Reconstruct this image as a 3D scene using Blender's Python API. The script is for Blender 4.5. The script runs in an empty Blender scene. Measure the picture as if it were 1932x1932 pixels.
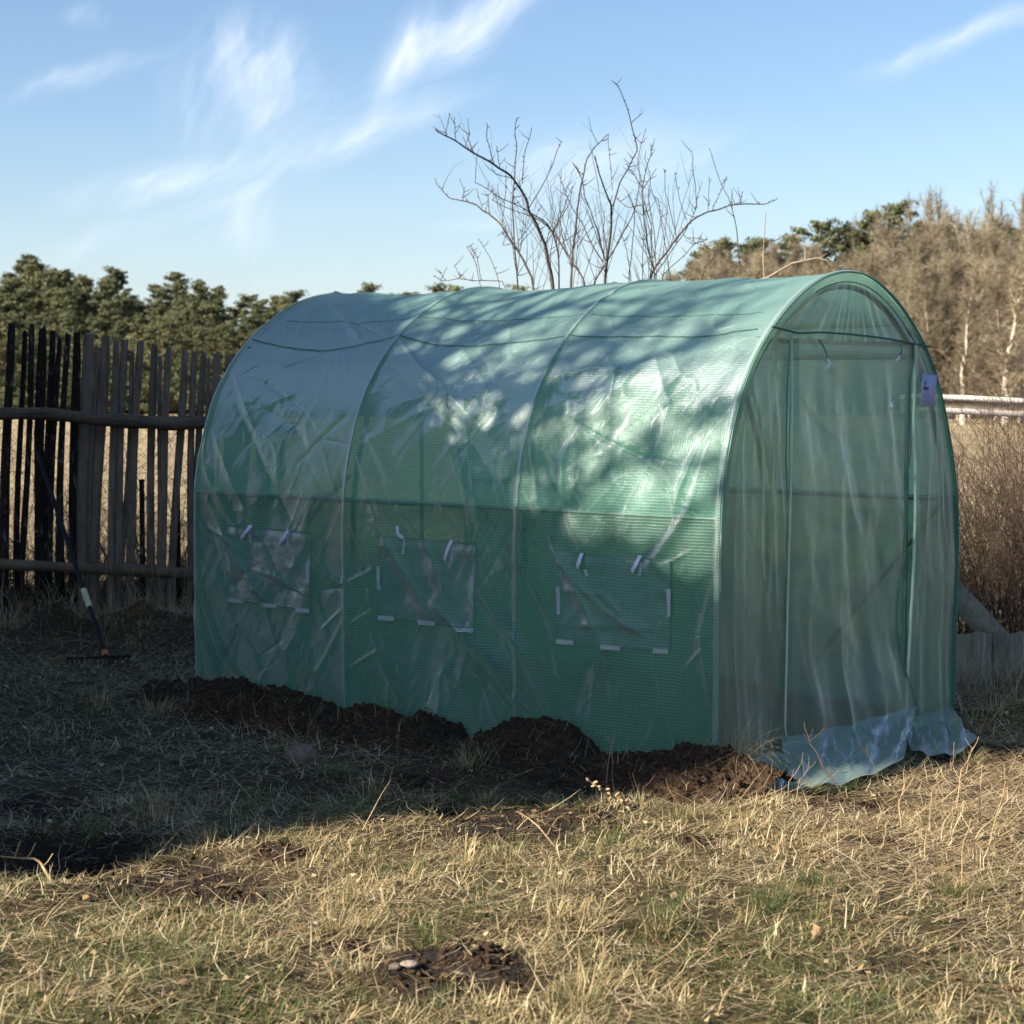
import bpy, math, random
import numpy as np
from mathutils import Vector
random.seed(7)
RNG = np.random.default_rng(11)
sc = bpy.context.scene
col = sc.collection
R = math.radians

# ------------------------------------------------------------------ camera
EYE, PITCH, FPX = 1.5012, R(3.72), 3572.0
cam_d = bpy.data.cameras.new('camera')
cam = bpy.data.objects.new('camera', cam_d)
col.objects.link(cam)
cam.location = (0, 0, EYE)
cam.rotation_euler = (math.pi/2 - PITCH, 0, 0)
cam_d.sensor_width = 36.0
cam_d.lens = 36.0*FPX/1932.0
cam_d.clip_start, cam_d.clip_end = 0.1, 3000
cam_d.dof.use_dof = True
cam_d.dof.focus_distance = 7.6
cam_d.dof.aperture_fstop = 6.3
sc.camera = cam
sc.render.resolution_x = sc.render.resolution_y = 1024

# ------------------------------------------------------------------ light
SUN_AZ, SUN_EL = R(240), R(31)
sunvec = Vector((math.sin(SUN_AZ)*math.cos(SUN_EL), math.cos(SUN_AZ)*math.cos(SUN_EL), math.sin(SUN_EL)))
sd = bpy.data.lights.new('sun', 'SUN'); sd.energy = 4.6; sd.angle = R(0.8); sd.color = (1.0, 0.91, 0.77)
so = bpy.data.objects.new('sun', sd); col.objects.link(so)
so.rotation_euler = (-sunvec).to_track_quat('-Z', 'Y').to_euler()
sc.view_settings.view_transform = 'Standard'
sc.view_settings.look = 'None'
sc.view_settings.exposure = 1.5
sc.view_settings.gamma = 1
sc.view_settings.use_curve_mapping = False
sc.cycles.transparent_max_bounces = 14
sc.cycles.max_bounces = 6
sc.cycles.diffuse_bounces = 3
sc.cycles.glossy_bounces = 2
sc.cycles.transmission_bounces = 4


def ray(u, v):
    x, y = (u-966)/FPX, -(v-966)/FPX
    c, s = math.cos(PITCH), math.sin(PITCH)
    return np.array([x, c+y*s, -s+y*c])


def gnd(u, v, z=0.0):
    d = ray(u, v); t = (z-EYE)/d[2]
    return np.array([d[0]*t, d[1]*t, z])


def at(u, v, Y):
    d = ray(u, v); t = Y/d[1]
    return np.array([d[0]*t, Y, EYE+d[2]*t])


# ------------------------------------------------------------------ node helpers
class NT:
    def __init__(s, tree):
        s.t = tree; s.n = tree.nodes; s.l = tree.links

    def add(s, typ, ins=None, **kw):
        n = s.n.new(typ)
        for k, v in kw.items(): setattr(n, k, v)
        for k, v in (ins or {}).items():
            if isinstance(v, bpy.types.NodeSocket): s.l.new(v, n.inputs[k])
            else: n.inputs[k].default_value = v
        return n

    def math(s, op, a, b=None, c=None, clamp=False):
        i = {0: a}
        if b is not None: i[1] = b
        if c is not None: i[2] = c
        n = s.add('ShaderNodeMath', i, operation=op); n.use_clamp = clamp
        return n.outputs[0]

    def noise(s, vec, scale, detail=4, rough=0.55, dist=0.0, dim='3D'):
        n = s.add('ShaderNodeTexNoise', {'Scale': scale, 'Detail': detail, 'Roughness': rough, 'Distortion': dist}, noise_dimensions=dim)
        if vec is not None: s.l.new(vec, n.inputs['Vector'])
        return n.outputs[0]

    def ramp(s, fac, stops, interp='LINEAR'):
        n = s.add('ShaderNodeValToRGB'); r = n.color_ramp; r.interpolation = interp
        while len(r.elements) < len(stops): r.elements.new(0.5)
        for e, (p, c) in zip(r.elements, stops):
            e.position = p; e.color = (c[0], c[1], c[2], 1) if len(c) > 2 else (c[0],)*3+(1,)
        s.l.new(fac, n.inputs[0])
        return n.outputs[0]

    def mix(s, f, a, b, mode='MIX'):
        n = s.add('ShaderNodeMix', data_type='RGBA', blend_type=mode)
        for k, v in ((0, f), (6, a), (7, b)):
            if isinstance(v, bpy.types.NodeSocket): s.l.new(v, n.inputs[k])
            elif k == 0: n.inputs[k].default_value = v
            else: n.inputs[k].default_value = (v[0], v[1], v[2], 1)
        return n.outputs[2]

    def rng(s, v, a, b, c=0.0, d=1.0, smooth=False):
        n = s.add('ShaderNodeMapRange', {0: v, 1: a, 2: b, 3: c, 4: d})
        if smooth: n.interpolation_type = 'SMOOTHSTEP'
        return n.outputs[0]

    def mapping(s, vec, scale=(1, 1, 1), rot=(0, 0, 0), loc=(0, 0, 0), typ='POINT'):
        return s.add('ShaderNodeMapping', {'Vector': vec, 'Scale': scale, 'Rotation': rot, 'Location': loc}, vector_type=typ).outputs[0]

    def bump(s, h, strength, dist=0.01):
        return s.add('ShaderNodeBump', {'Height': h, 'Strength': strength, 'Distance': dist}).outputs[0]


def new_mat(name):
    m = bpy.data.materials.new(name); m.use_nodes = True
    t = NT(m.node_tree); t.n.clear()
    out = t.add('ShaderNodeOutputMaterial')
    return m, t, out


def principled(t, out, color, rough=0.8, normal=None, metallic=0.0, spec=0.4, trans=None):
    ins = {'Base Color': color if isinstance(color, bpy.types.NodeSocket) else (*color, 1), 'Roughness': rough, 'Metallic': metallic, 'Specular IOR Level': spec}
    if normal is not None: ins['Normal'] = normal
    p = t.add('ShaderNodeBsdfPrincipled', ins)
    if trans:
        tr = t.add('ShaderNodeBsdfTranslucent', {'Color': ins['Base Color']})
        if normal is not None: t.l.new(normal, tr.inputs['Normal'])
        mx = t.add('ShaderNodeMixShader', {0: trans, 1: p.outputs[0], 2: tr.outputs[0]})
        t.l.new(mx.outputs[0], out.inputs[0])
    else:
        t.l.new(p.outputs[0], out.inputs[0])


# ------------------------------------------------------------------ sky
w = bpy.data.worlds.new('World'); sc.world = w; w.use_nodes = True
t = NT(w.node_tree); t.n.clear()
wo = t.add('ShaderNodeOutputWorld')
sky = t.add('ShaderNodeTexSky', sky_type='NISHITA', sun_disc=False, sun_elevation=SUN_EL, sun_rotation=SUN_AZ,
            air_density=1.0, dust_density=0.4, ozone_density=2.2, altitude=50)
tc = t.add('ShaderNodeTexCoord')
sx = t.add('ShaderNodeSeparateXYZ', {0: tc.outputs['Generated']})
yy = t.math('MAXIMUM', sx.outputs[1], 0.05)
U = t.math('DIVIDE', sx.outputs[0], yy); V = t.math('DIVIDE', sx.outputs[2], yy)
uv = t.add('ShaderNodeCombineXYZ', {0: U, 1: V, 2: 0.0}).outputs[0]
wn = t.add('ShaderNodeTexNoise', {'Vector': uv, 'Scale': 9.0, 'Detail': 3.0})
warp = t.add('ShaderNodeVectorMath', {0: wn.outputs['Color'], 1: (0.5, 0.5, 0.5)}, operation='SUBTRACT').outputs[0]
warp = t.add('ShaderNodeVectorMath', {0: warp, 'Scale': 0.045}, operation='SCALE').outputs[0]
uvw = t.add('ShaderNodeVectorMath', {0: uv, 1: warp}, operation='ADD').outputs[0]
wn2 = t.add('ShaderNodeTexNoise', {'Vector': uv, 'Scale': 30.0, 'Detail': 2.0})
warp2 = t.add('ShaderNodeVectorMath', {0: wn2.outputs['Color'], 'Scale': 0.012}, operation='SCALE').outputs[0]
uvs = t.add('ShaderNodeVectorMath', {0: uvw, 1: warp2}, operation='ADD').outputs[0]


def uvpx(u, v):
    d = ray(u, v); return d[0]/d[1], d[2]/d[1]


def wisp(x0, y0, x1, y1, wid, amp, pw=1.0):
    """soft envelope of one wisp of cirrus, as directions in the sky"""
    a, b = uvpx(x0, y0), uvpx(x1, y1)
    c = ((a[0]+b[0])/2, (a[1]+b[1])/2, 0); dx, dy = b[0]-a[0], b[1]-a[1]
    q = t.mapping(uvw, scale=(math.hypot(dx, dy)/2*1.3, wid/FPX, 1), rot=(0, 0, math.atan2(dy, dx)), loc=c, typ='TEXTURE')
    ln = t.add('ShaderNodeVectorMath', {0: q}, operation='LENGTH').outputs['Value']
    return t.rng(ln, 1.6, 0.0, 0, amp, True)


def fibres(ang, sx_, sy_, k):
    m = t.mapping(t.mapping(uvs, rot=(0, 0, -ang)), scale=(sx_, sy_, 1), loc=(k, 0, 0))
    return t.noise(m, 1.0, 5, 0.62, dim='2D')


def group(items, ang, k):
    e = wisp(*items[0])
    for q in items[1:]: e = t.math('MAXIMUM', e, wisp(*q))
    st = t.math('ADD', t.math('MULTIPLY', fibres(ang, 7, 62, k), 0.62), t.math('MULTIPLY', fibres(ang+0.45, 16, 75, k+3), 0.38))
    st = t.rng(t.math('ADD', st, t.math('MULTIPLY', e, 0.20)), 0.32, 0.92, 0.05, 1, True)
    return t.math('MULTIPLY', t.math('MULTIPLY', e, st), 0.95)


tot = t.math('ADD', group([(500, 60, 420, 215, 95, 0.70), (520, 190, 450, 260, 45, 0.5), (790, 20, 720, 170, 38, 0.8), (470, 370, 500, 450, 60, 0.42), (175, 25, 185, 70, 34, 0.40), (380, 120, 350, 260, 60, 0.35)], R(62), 0.0),
             group([(760, 120, 1010, -30, 50, 0.75), (820, 195, 520, 330, 40, 0.62), (480, 300, 170, 372, 34, 0.60), (560, 330, 380, 400, 26, 0.4), (60, 190, 275, 118, 20, 0.45),
                    (1700, 116, 1990, 20, 26, 0.62), (960, 340, 1300, 290, 80, 0.5), (640, 210, 380, 360, 90, 0.30), (830, 430, 980, 400, 14, 0.3), (-200, 500, 500, 420, 60, 0.2)], R(26), 5.0))
# thin cirrus everywhere else, laid out on the same layer
zz = t.math('MAXIMUM', sx.outputs[2], 0.06)
pl = t.add('ShaderNodeCombineXYZ', {0: t.math('DIVIDE', sx.outputs[0], zz), 1: t.math('DIVIDE', sx.outputs[1], zz), 2: 0.0}).outputs[0]
ci = t.noise(t.mapping(pl, scale=(0.7, 0.22, 1), rot=(0, 0, 0.5)), 1.0, 4, 0.6, 0.6, dim='2D')
ci = t.math('MULTIPLY', t.rng(ci, 0.56, 0.85, 0, 0.45), t.rng(sx.outputs[2], 0.28, 0.45, 0, 1))
tot = t.math('MINIMUM', t.math('ADD', tot, ci), 0.9)
skyc = t.mix(1.0, sky.outputs[0], (0.98, 1.02, 1.10), 'MULTIPLY')
hz = t.rng(sx.outputs[2], 0.0, 0.16, 0.38, 0.0, True)
skyc = t.mix(hz, skyc, (5.1, 5.7, 6.6))
fin = t.mix(tot, skyc, (8.3, 8.7, 9.4))
bg = t.add('ShaderNodeBackground', {'Color': fin, 'Strength': 0.052})
t.l.new(bg.outputs[0], wo.inputs[0])
w.cycles.sampling_method = 'MANUAL'; w.cycles.sample_map_resolution = 256


# ------------------------------------------------------------------ mesh helpers
def mesh_np(name, V_, F_, mat=None, attrs=None, uvs=None, smooth=False):
    """V (n,3), F (m,k) or list of arrays; attrs {name: per-vertex float}"""
    me = bpy.data.meshes.new(name)
    Fs = F_ if isinstance(F_, list) else [F_]
    Fs = [np.asarray(f) for f in Fs if len(f)]
    me.vertices.add(len(V_)); me.vertices.foreach_set('co', np.asarray(V_, np.float32).ravel())
    nl = sum(f.size for f in Fs); nf = sum(len(f) for f in Fs)
    me.loops.add(nl); me.loops.foreach_set('vertex_index', np.concatenate([f.ravel() for f in Fs]).astype(np.int32))
    me.polygons.add(nf)
    ls = []; o = 0
    for f in Fs:
        ls.append(o+np.arange(len(f))*f.shape[1]); o += f.size
    me.polygons.foreach_set('loop_start', np.concatenate(ls).astype(np.int32))
    if smooth: me.polygons.foreach_set('use_smooth', np.ones(nf, bool))
    me.update(calc_edges=True)
    for k, a in (attrs or {}).items():
        at_ = me.attributes.new(k, 'FLOAT', 'POINT'); at_.data.foreach_set('value', np.asarray(a, np.float32))
    if uvs is not None:
        li = np.empty(nl, np.int32); me.loops.foreach_get('vertex_index', li)
        l = me.uv_layers.new(name='UVMap'); l.data.foreach_set('uv', np.asarray(uvs, np.float32)[li].ravel())
    if mat: me.materials.append(mat)
    return me


def link(name, me, parent=None):
    o = bpy.data.objects.new(name, me); col.objects.link(o)
    if parent: o.parent = parent
    return o


def tag(o, label=None, cat=None, group=None, kind=None):
    if label: o['label'] = label
    if cat: o['category'] = cat
    if group: o['group'] = group
    if kind: o['kind'] = kind
    return o


def empty(name, loc, label=None, cat=None, group=None):
    o = bpy.data.objects.new(name, None); col.objects.link(o); o.location = loc
    o.empty_display_size = 0.1
    return tag(o, label, cat, group)


def copy_tree(o, parent=None):
    c = o.copy(); col.objects.link(c)
    if parent: c.parent = parent
    for ch in [x for x in bpy.data.objects if x.parent == o]: copy_tree(ch, c)
    return c


class MB:
    """collects shapes, then builds one mesh"""
    def __init__(s): s.V = []; s.F = {3: [], 4: []}; s.n = 0; s.A = []; s.UV = []

    def raw(s, V_, F_, a=0.0):
        V_ = np.asarray(V_, float); F_ = np.asarray(F_)
        s.V.append(V_); s.F[F_.shape[1]].append(F_+s.n); s.n += len(V_); s.A.append(np.full(len(V_), a))

    def box(s, c, d, rz=0.0, ax=None, a=0.0):
        x, y, z = np.array(d)/2
        v = np.array([[i*x, j*y, k*z] for k in (-1, 1) for j in (-1, 1) for i in (-1, 1)], float)
        if ax is not None: v = v@np.array(ax, float)
        elif rz:
            cs, sn = math.cos(rz), math.sin(rz); v = v@np.array([[cs, sn, 0], [-sn, cs, 0], [0, 0, 1]])
        f = [[0, 2, 3, 1], [4, 5, 7, 6], [0, 1, 5, 4], [2, 6, 7, 3], [0, 4, 6, 2], [1, 3, 7, 5]]
        s.raw(v+np.array(c, float), f, a)

    def tube(s, P, r, n=6, a=0.0, cap=True):
        P = np.asarray(P, float); m = len(P)
        r = np.broadcast_to(np.asarray(r, float), (m,))
        T = np.gradient(P, axis=0); T /= np.linalg.norm(T, axis=1)[:, None]+1e-12
        ref = np.array([0, 0, 1.0]) if abs(T[:, 2]).mean() < 0.8 else np.array([1.0, 0, 0])
        A_ = np.cross(T, ref); A_ /= np.linalg.norm(A_, axis=1)[:, None]+1e-12
        B_ = np.cross(T, A_)
        th = np.arange(n)*2*math.pi/n
        V_ = (P[:, None]+r[:, None, None]*(np.cos(th)[None, :, None]*A_[:, None]+np.sin(th)[None, :, None]*B_[:, None])).reshape(-1, 3)
        i = np.arange(m-1)[:, None]*n; j = np.arange(n)[None]; k = (j+1) % n
        F_ = np.stack([i+j, i+k, i+n+k, i+n+j], -1).reshape(-1, 4)
        s.raw(V_, F_, a)
        if cap and n > 2:
            for b, c in ((0, P[0]), ((m-1)*n, P[-1])):
                q = np.arange(n); s.n -= 0
                V2 = np.vstack([V_[b:b+n], c[None]])
                s.raw(V2, np.stack([q, (q+1) % n, np.full(n, n)], -1), a)

    def build(s, name, mat, parent=None, smooth=False):
        V_ = np.vstack(s.V); Fs = [np.vstack(f) for f in s.F.values() if f]
        return link(name, mesh_np(name, V_, Fs, mat, {'tone': np.concatenate(s.A)}, smooth=smooth), parent)


def _h(ix, iy, iz, seed):
    h = (ix*374761393+iy*668265263+iz*2147483647+seed*1274126177) & 0xffffffff
    h = ((h ^ (h >> 13))*1274126177) & 0xffffffff
    return ((h ^ (h >> 16)) & 0xffff)/65535.0


def vnoise(x, y, z=0.0, seed=0):
    x, y, z = np.broadcast_arrays(np.asarray(x, float), np.asarray(y, float), np.asarray(z, float))
    ix, iy, iz = np.floor(x).astype(np.int64), np.floor(y).astype(np.int64), np.floor(z).astype(np.int64)
    fx, fy, fz = x-ix, y-iy, z-iz
    fx, fy, fz = (q*q*(3-2*q) for q in (fx, fy, fz))
    r = 0
    for a in (0, 1):
        for b in (0, 1):
            for c in (0, 1):
                r = r+_h(ix+a, iy+b, iz+c, seed)*(fx if a else 1-fx)*(fy if b else 1-fy)*(fz if c else 1-fz)
    return r*2-1


def fbm(x, y, z=0.0, o=4, seed=0, g=0.5):
    r = 0; a = 1.0; k = 1.0
    for i in range(o):
        r = r+a*vnoise(np.asarray(x)*k, np.asarray(y)*k, np.asarray(z)*k, seed+i); a *= g; k *= 2.03
    return r


def sstep(a, b, x):
    q = np.clip((x-a)/(b-a), 0, 1); return q*q*(3-2*q)


# ------------------------------------------------------------------ tunnel frame of reference
YAW = R(38.883)
A0 = np.array([0.797, 7.306, 0.0])
EW = np.array([math.sin(YAW), math.cos(YAW), 0.0])      # across the tunnel
EL = np.array([-math.cos(YAW), math.sin(YAW), 0.0])     # along the tunnel, away from its door
EZ = np.array([0, 0, 1.0])


def wl(w_, l_, z_):
    w_, l_, z_ = np.broadcast_arrays(np.asarray(w_, float), np.asarray(l_, float), np.asarray(z_, float))
    return A0+w_[..., None]*EW+l_[..., None]*EL+z_[..., None]*EZ


def to_wl(x, y):
    dx, dy = x-A0[0], y-A0[1]
    return dx*EW[0]+dy*EW[1], dx*EL[0]+dy*EL[1]


# ------------------------------------------------------------------ terrain
PATCH = []   # soil patches x, y, rx, ry, lift
for u, v, ru, rv, lift in [(530, 1612, 52, 13, 0.012), (960, 1556, 185, 30, 0.02), (270, 1668, 200, 24, 0.01), (130, 1608, 150, 32, -0.05),
                           (350, 1628, 60, 16, -0.05), (840, 1836, 150, 38, 0.022), (900, 1818, 60, 16, 0.030), (420, 1690, 120, 14, 0.0), (1080, 1545, 90, 14, 0.0), (1310, 1590, 60, 9, 0.0), (640, 1790, 50, 12, 0.0), (790, 1475, 60, 12, -0.02), (1620, 1508, 110, 24, -0.05),
                           (1860, 1405, 90, 18, 0.0), (60, 1530, 120, 22, 0.0), (1650, 1595, 60, 10, 0.0), (1180, 1640, 70, 9, 0.0), (320, 1745, 60, 10, 0.0), (1700, 1840, 80, 14, 0.0)]:
    c = gnd(u, v); r = gnd(u+ru, v); q = gnd(u, v-rv)
    PATCH.append((c[0], c[1], (r[0]-c[0])*1.15, (q[1]-c[1])*1.25, lift))
BH_S = np.array([-0.32, -0.22, -0.1, 0.016, 0.152, 0.253, 0.434, 0.554, 0.608, 0.676, 0.786, 0.926, 1.041, 1.158, 1.247, 1.307, 1.522, 1.616, 1.711, 1.906, 2.023, 2.107, 2.313, 2.455, 2.599, 2.635, 2.746, 2.896, 3.038, 3.3])
BH_Z = np.array([0.02, 0.05, 0.09, 0.105, 0.085, 0.034, -0.004, 0.008, 0.078, 0.103, 0.115, 0.095, 0.039, -0.014, -0.024, 0.048, 0.038, 0.027, 0.045, 0.036, 0.016, 0.064, 0.084, 0.083, 0.06, 0.098, 0.102, 0.067, 0.045, 0.0])
BW_S = [-0.35, 0.0, 0.4, 1.0, 1.6, 2.2, 3.1, 3.4]
BW_W = [0.30, 0.56, 0.52, 0.46, 0.42, 0.40, 0.26, 0.08]


def soilmask(x, y):
    m = np.zeros_like(x)
    for a, b, rx, ry, _ in PATCH:
        d = ((x-a)/rx)**2+((y-b)/ry)**2
        m = np.maximum(m, 1-sstep(0.45, 1.25, d+0.45*fbm(x*9, y*9, 0, 3, 5)))
    W_, L_ = to_wl(x, y)
    bw = np.interp(L_, BW_S, BW_W)+0.06*fbm(x*6, y*6, 0, 3, 9)
    m = np.maximum(m, (1-sstep(bw, bw+0.06, -W_))*(W_ < 0.06)*sstep(-0.36, -0.28, L_)*(1-sstep(3.2, 3.35, L_)))
    m = np.maximum(m, (W_ > 0)*(W_ < 2.06)*(L_ > -0.08)*(L_ < 3)*0.5)
    return m


def ground_z(x, y):
    near = 1-sstep(25, 60, np.hypot(x, y-5))
    z = near*(0.022*fbm(x*1.1, y*1.1, 0, 3, 1)+0.010*fbm(x*5, y*5, 0, 3, 2)+0.004*fbm(x*22, y*22, 0, 2, 3))
    for a, b, rx, ry, lift in PATCH:
        d = ((x-a)/rx)**2+((y-b)/ry)**2
        z = z+lift*(1-sstep(0.2, 1.3, d))*(1+0.5*fbm(x*18, y*18, 0, 3, 8))
    c = gnd(250, 1190)
    z = z+0.15*np.exp(-((x-c[0])/1.0)**2-((y-11.35)/0.45)**2)*(1+0.5*fbm(x*4, y*4, 0, 3, 19))
    W_, L_ = to_wl(x, y)
    z = z-0.03*np.exp(-((L_+0.25)/0.25)**2)*(W_ > 0.1)*(W_ < 2.1)
    z = z-0.035*sstep(0.8, 2.0, x)*np.exp(-((y-8)/2.0)**2)
    # wooded rise beyond the field
    z = z+7.0*sstep(118, 190, y+0.15*np.abs(x))+0.25*fbm(x/14, y/14, 0, 3, 4)*sstep(20, 60, y)
    return z


def axis(lo, hi, step, out, k=1.16):
    a = list(np.arange(lo, hi+1e-6, step)); s_ = step; b = [a[-1]]; c_ = [a[0]]
    while b[-1] < out: s_ *= k; b.append(b[-1]+s_)
    s_ = step
    while c_[-1] > -out: s_ *= k; c_.append(c_[-1]-s_)
    return np.array(c_[::-1][:-1]+a+b[1:])


def mat_ground():
    m, t, out = new_mat('ground_soil_and_thatch')
    g = t.add('ShaderNodeNewGeometry'); P = g.outputs['Position']
    soil = t.add('ShaderNodeAttribute', attribute_name='soil').outputs['Fac']
    n1 = t.noise(P, 1.3, 5, 0.6); n2 = t.noise(P, 35, 6, 0.65); n3 = t.noise(P, 220, 3, 0.6)
    fib = t.noise(t.mapping(P, scale=(60, 260, 100)), 1.0, 3, 0.6, 1.2)
    thatch = t.ramp(t.math('ADD', t.math('MULTIPLY', n2, 0.6), t.math('MULTIPLY', fib, 0.4)), [(0.3, (0.035, 0.027, 0.017)), (0.5, (0.060, 0.044, 0.024)), (0.7, (0.12, 0.09, 0.046))])
    thatch = t.mix(t.rng(n1, 0.45, 0.7, 0, 0.4), thatch, (0.06, 0.062, 0.03))
    dirt = t.ramp(n2, [(0.3, (0.012, 0.009, 0.007)), (0.55, (0.030, 0.023, 0.018)), (0.8, (0.06, 0.048, 0.038))])
    c = t.mix(soil, thatch, dirt)
    sp = t.add('ShaderNodeSeparateXYZ', {0: P}); far = t.rng(sp.outputs[1], 13, 20, 0, 1, True)
    f1 = t.noise(P, 0.35, 6, 0.65); f2 = t.noise(t.mapping(P, scale=(1, 0.3, 1)), 6, 5, 0.7)
    field = t.ramp(t.math('ADD', t.math('MULTIPLY', f1, 0.55), t.math('MULTIPLY', f2, 0.45)), [(0.32, (0.16, 0.12, 0.07)), (0.5, (0.30, 0.23, 0.13)), (0.68, (0.44, 0.35, 0.21))])
    c = t.mix(far, c, field)
    c = t.mix(t.rng(sp.outputs[1], 112, 128, 0, 1, True), c, (0.07, 0.048, 0.032))
    h = t.math('ADD', t.math('MULTIPLY', n2, 0.7), t.math('MULTIPLY', n3, 0.3))
    principled(t, out, c, 0.95, t.bump(h, 0.9, 0.02), spec=0.15)
    return m


xs = axis(-3.9, 3.9, 0.03, 420); ys0 = np.arange(3.6, 12.9, 0.03)
ys = [3.6-0.2*i for i in range(1, 60)][::-1]; s_ = 0.03; yb = [ys0[-1]]
while yb[-1] < 520: s_ *= 1.14; yb.append(yb[-1]+min(s_, 9))
ys = np.array([-60, -30]+[y for y in ys if y > -8]+list(ys0)+yb[1:])
X, Y = np.meshgrid(xs, ys)
Z = ground_z(X, Y)
nx, ny = len(xs), len(ys)
i = np.arange(ny-1)[:, None]*nx; j = np.arange(nx-1)[None]
F = np.stack([i+j, i+j+1, i+nx+j+1, i+nx+j], -1).reshape(-1, 4)
go = link('ground', mesh_np('ground', np.stack([X, Y, Z], -1).reshape(-1, 3), F, mat_ground(), {'soil': soilmask(X, Y).ravel()}, smooth=True))
tag(go, 'garden ground with thatch, bare soil patches and a dry field beyond', kind='structure')

# ------------------------------------------------------------------ materials
def mat_soil():
    m, t, out = new_mat('dug_soil')
    P = t.add('ShaderNodeNewGeometry').outputs['Position']
    n2 = t.noise(P, 40, 6, 0.7); n3 = t.noise(P, 260, 4, 0.7); n1 = t.noise(P, 5, 3, 0.6)
    c = t.ramp(n2, [(0.3, (0.032, 0.020, 0.013)), (0.55, (0.098, 0.062, 0.038)), (0.8, (0.19, 0.128, 0.082))])
    c = t.mix(t.rng(n1, 0.5, 0.75, 0, 0.5), c, (0.095, 0.066, 0.046))
    principled(t, out, c, 0.97, t.bump(t.math('ADD', n2, t.math('MULTIPLY', n3, 0.6)), 1.0, 0.018), spec=0.1)
    return m


def mat_wood(name, dark, light, streak=(0, 0, 0), sf=0.0, grain=(60, 60, 4)):
    m, t, out = new_mat(name)
    oi = t.add('ShaderNodeObjectInfo').outputs['Random']
    P = t.add('ShaderNodeTexCoord').outputs['Object']
    off = t.add('ShaderNodeCombineXYZ', {0: t.math('MULTIPLY', oi, 31.0), 1: t.math('MULTIPLY', oi, 17.0), 2: t.math('MULTIPLY', oi, 9.0)}).outputs[0]
    P = t.add('ShaderNodeVectorMath', {0: P, 1: off}, operation='ADD').outputs[0]
    g = t.noise(t.mapping(P, scale=grain), 1.0, 5, 0.65, 0.6)
    b = t.noise(P, 7, 4, 0.6)
    c = t.ramp(g, [(0.3, dark), (0.7, light)])
    c = t.mix(t.rng(b, 0.45, 0.7, 0, 0.6), c, tuple(x*0.5 for x in dark))
    c = t.mix(t.math('MULTIPLY', oi, 0.35), c, light)
    if sf: c = t.mix(t.math('MULTIPLY', t.rng(t.noise(t.mapping(P, scale=(40, 40, 9)), 1.0, 4, 0.7, 1.0), 0.58, 0.66), sf), c, streak)
    principled(t, out, c, 0.9, t.bump(g, 0.8, 0.006), spec=0.2)
    return m


def mat_plain(name, c, rough=0.7, spec=0.4, metallic=0.0, var=0.25, sc_=60):
    m, t, out = new_mat(name)
    P = t.add('ShaderNodeTexCoord').outputs['Object']
    n = t.noise(P, sc_, 4, 0.6)
    cc = t.mix(t.rng(n, 0.3, 0.7), tuple(x*(1-var) for x in c), tuple(min(1, x*(1+var)) for x in c))
    principled(t, out, cc, rough, t.bump(n, 0.2, 0.003), metallic, spec)
    return m


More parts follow.
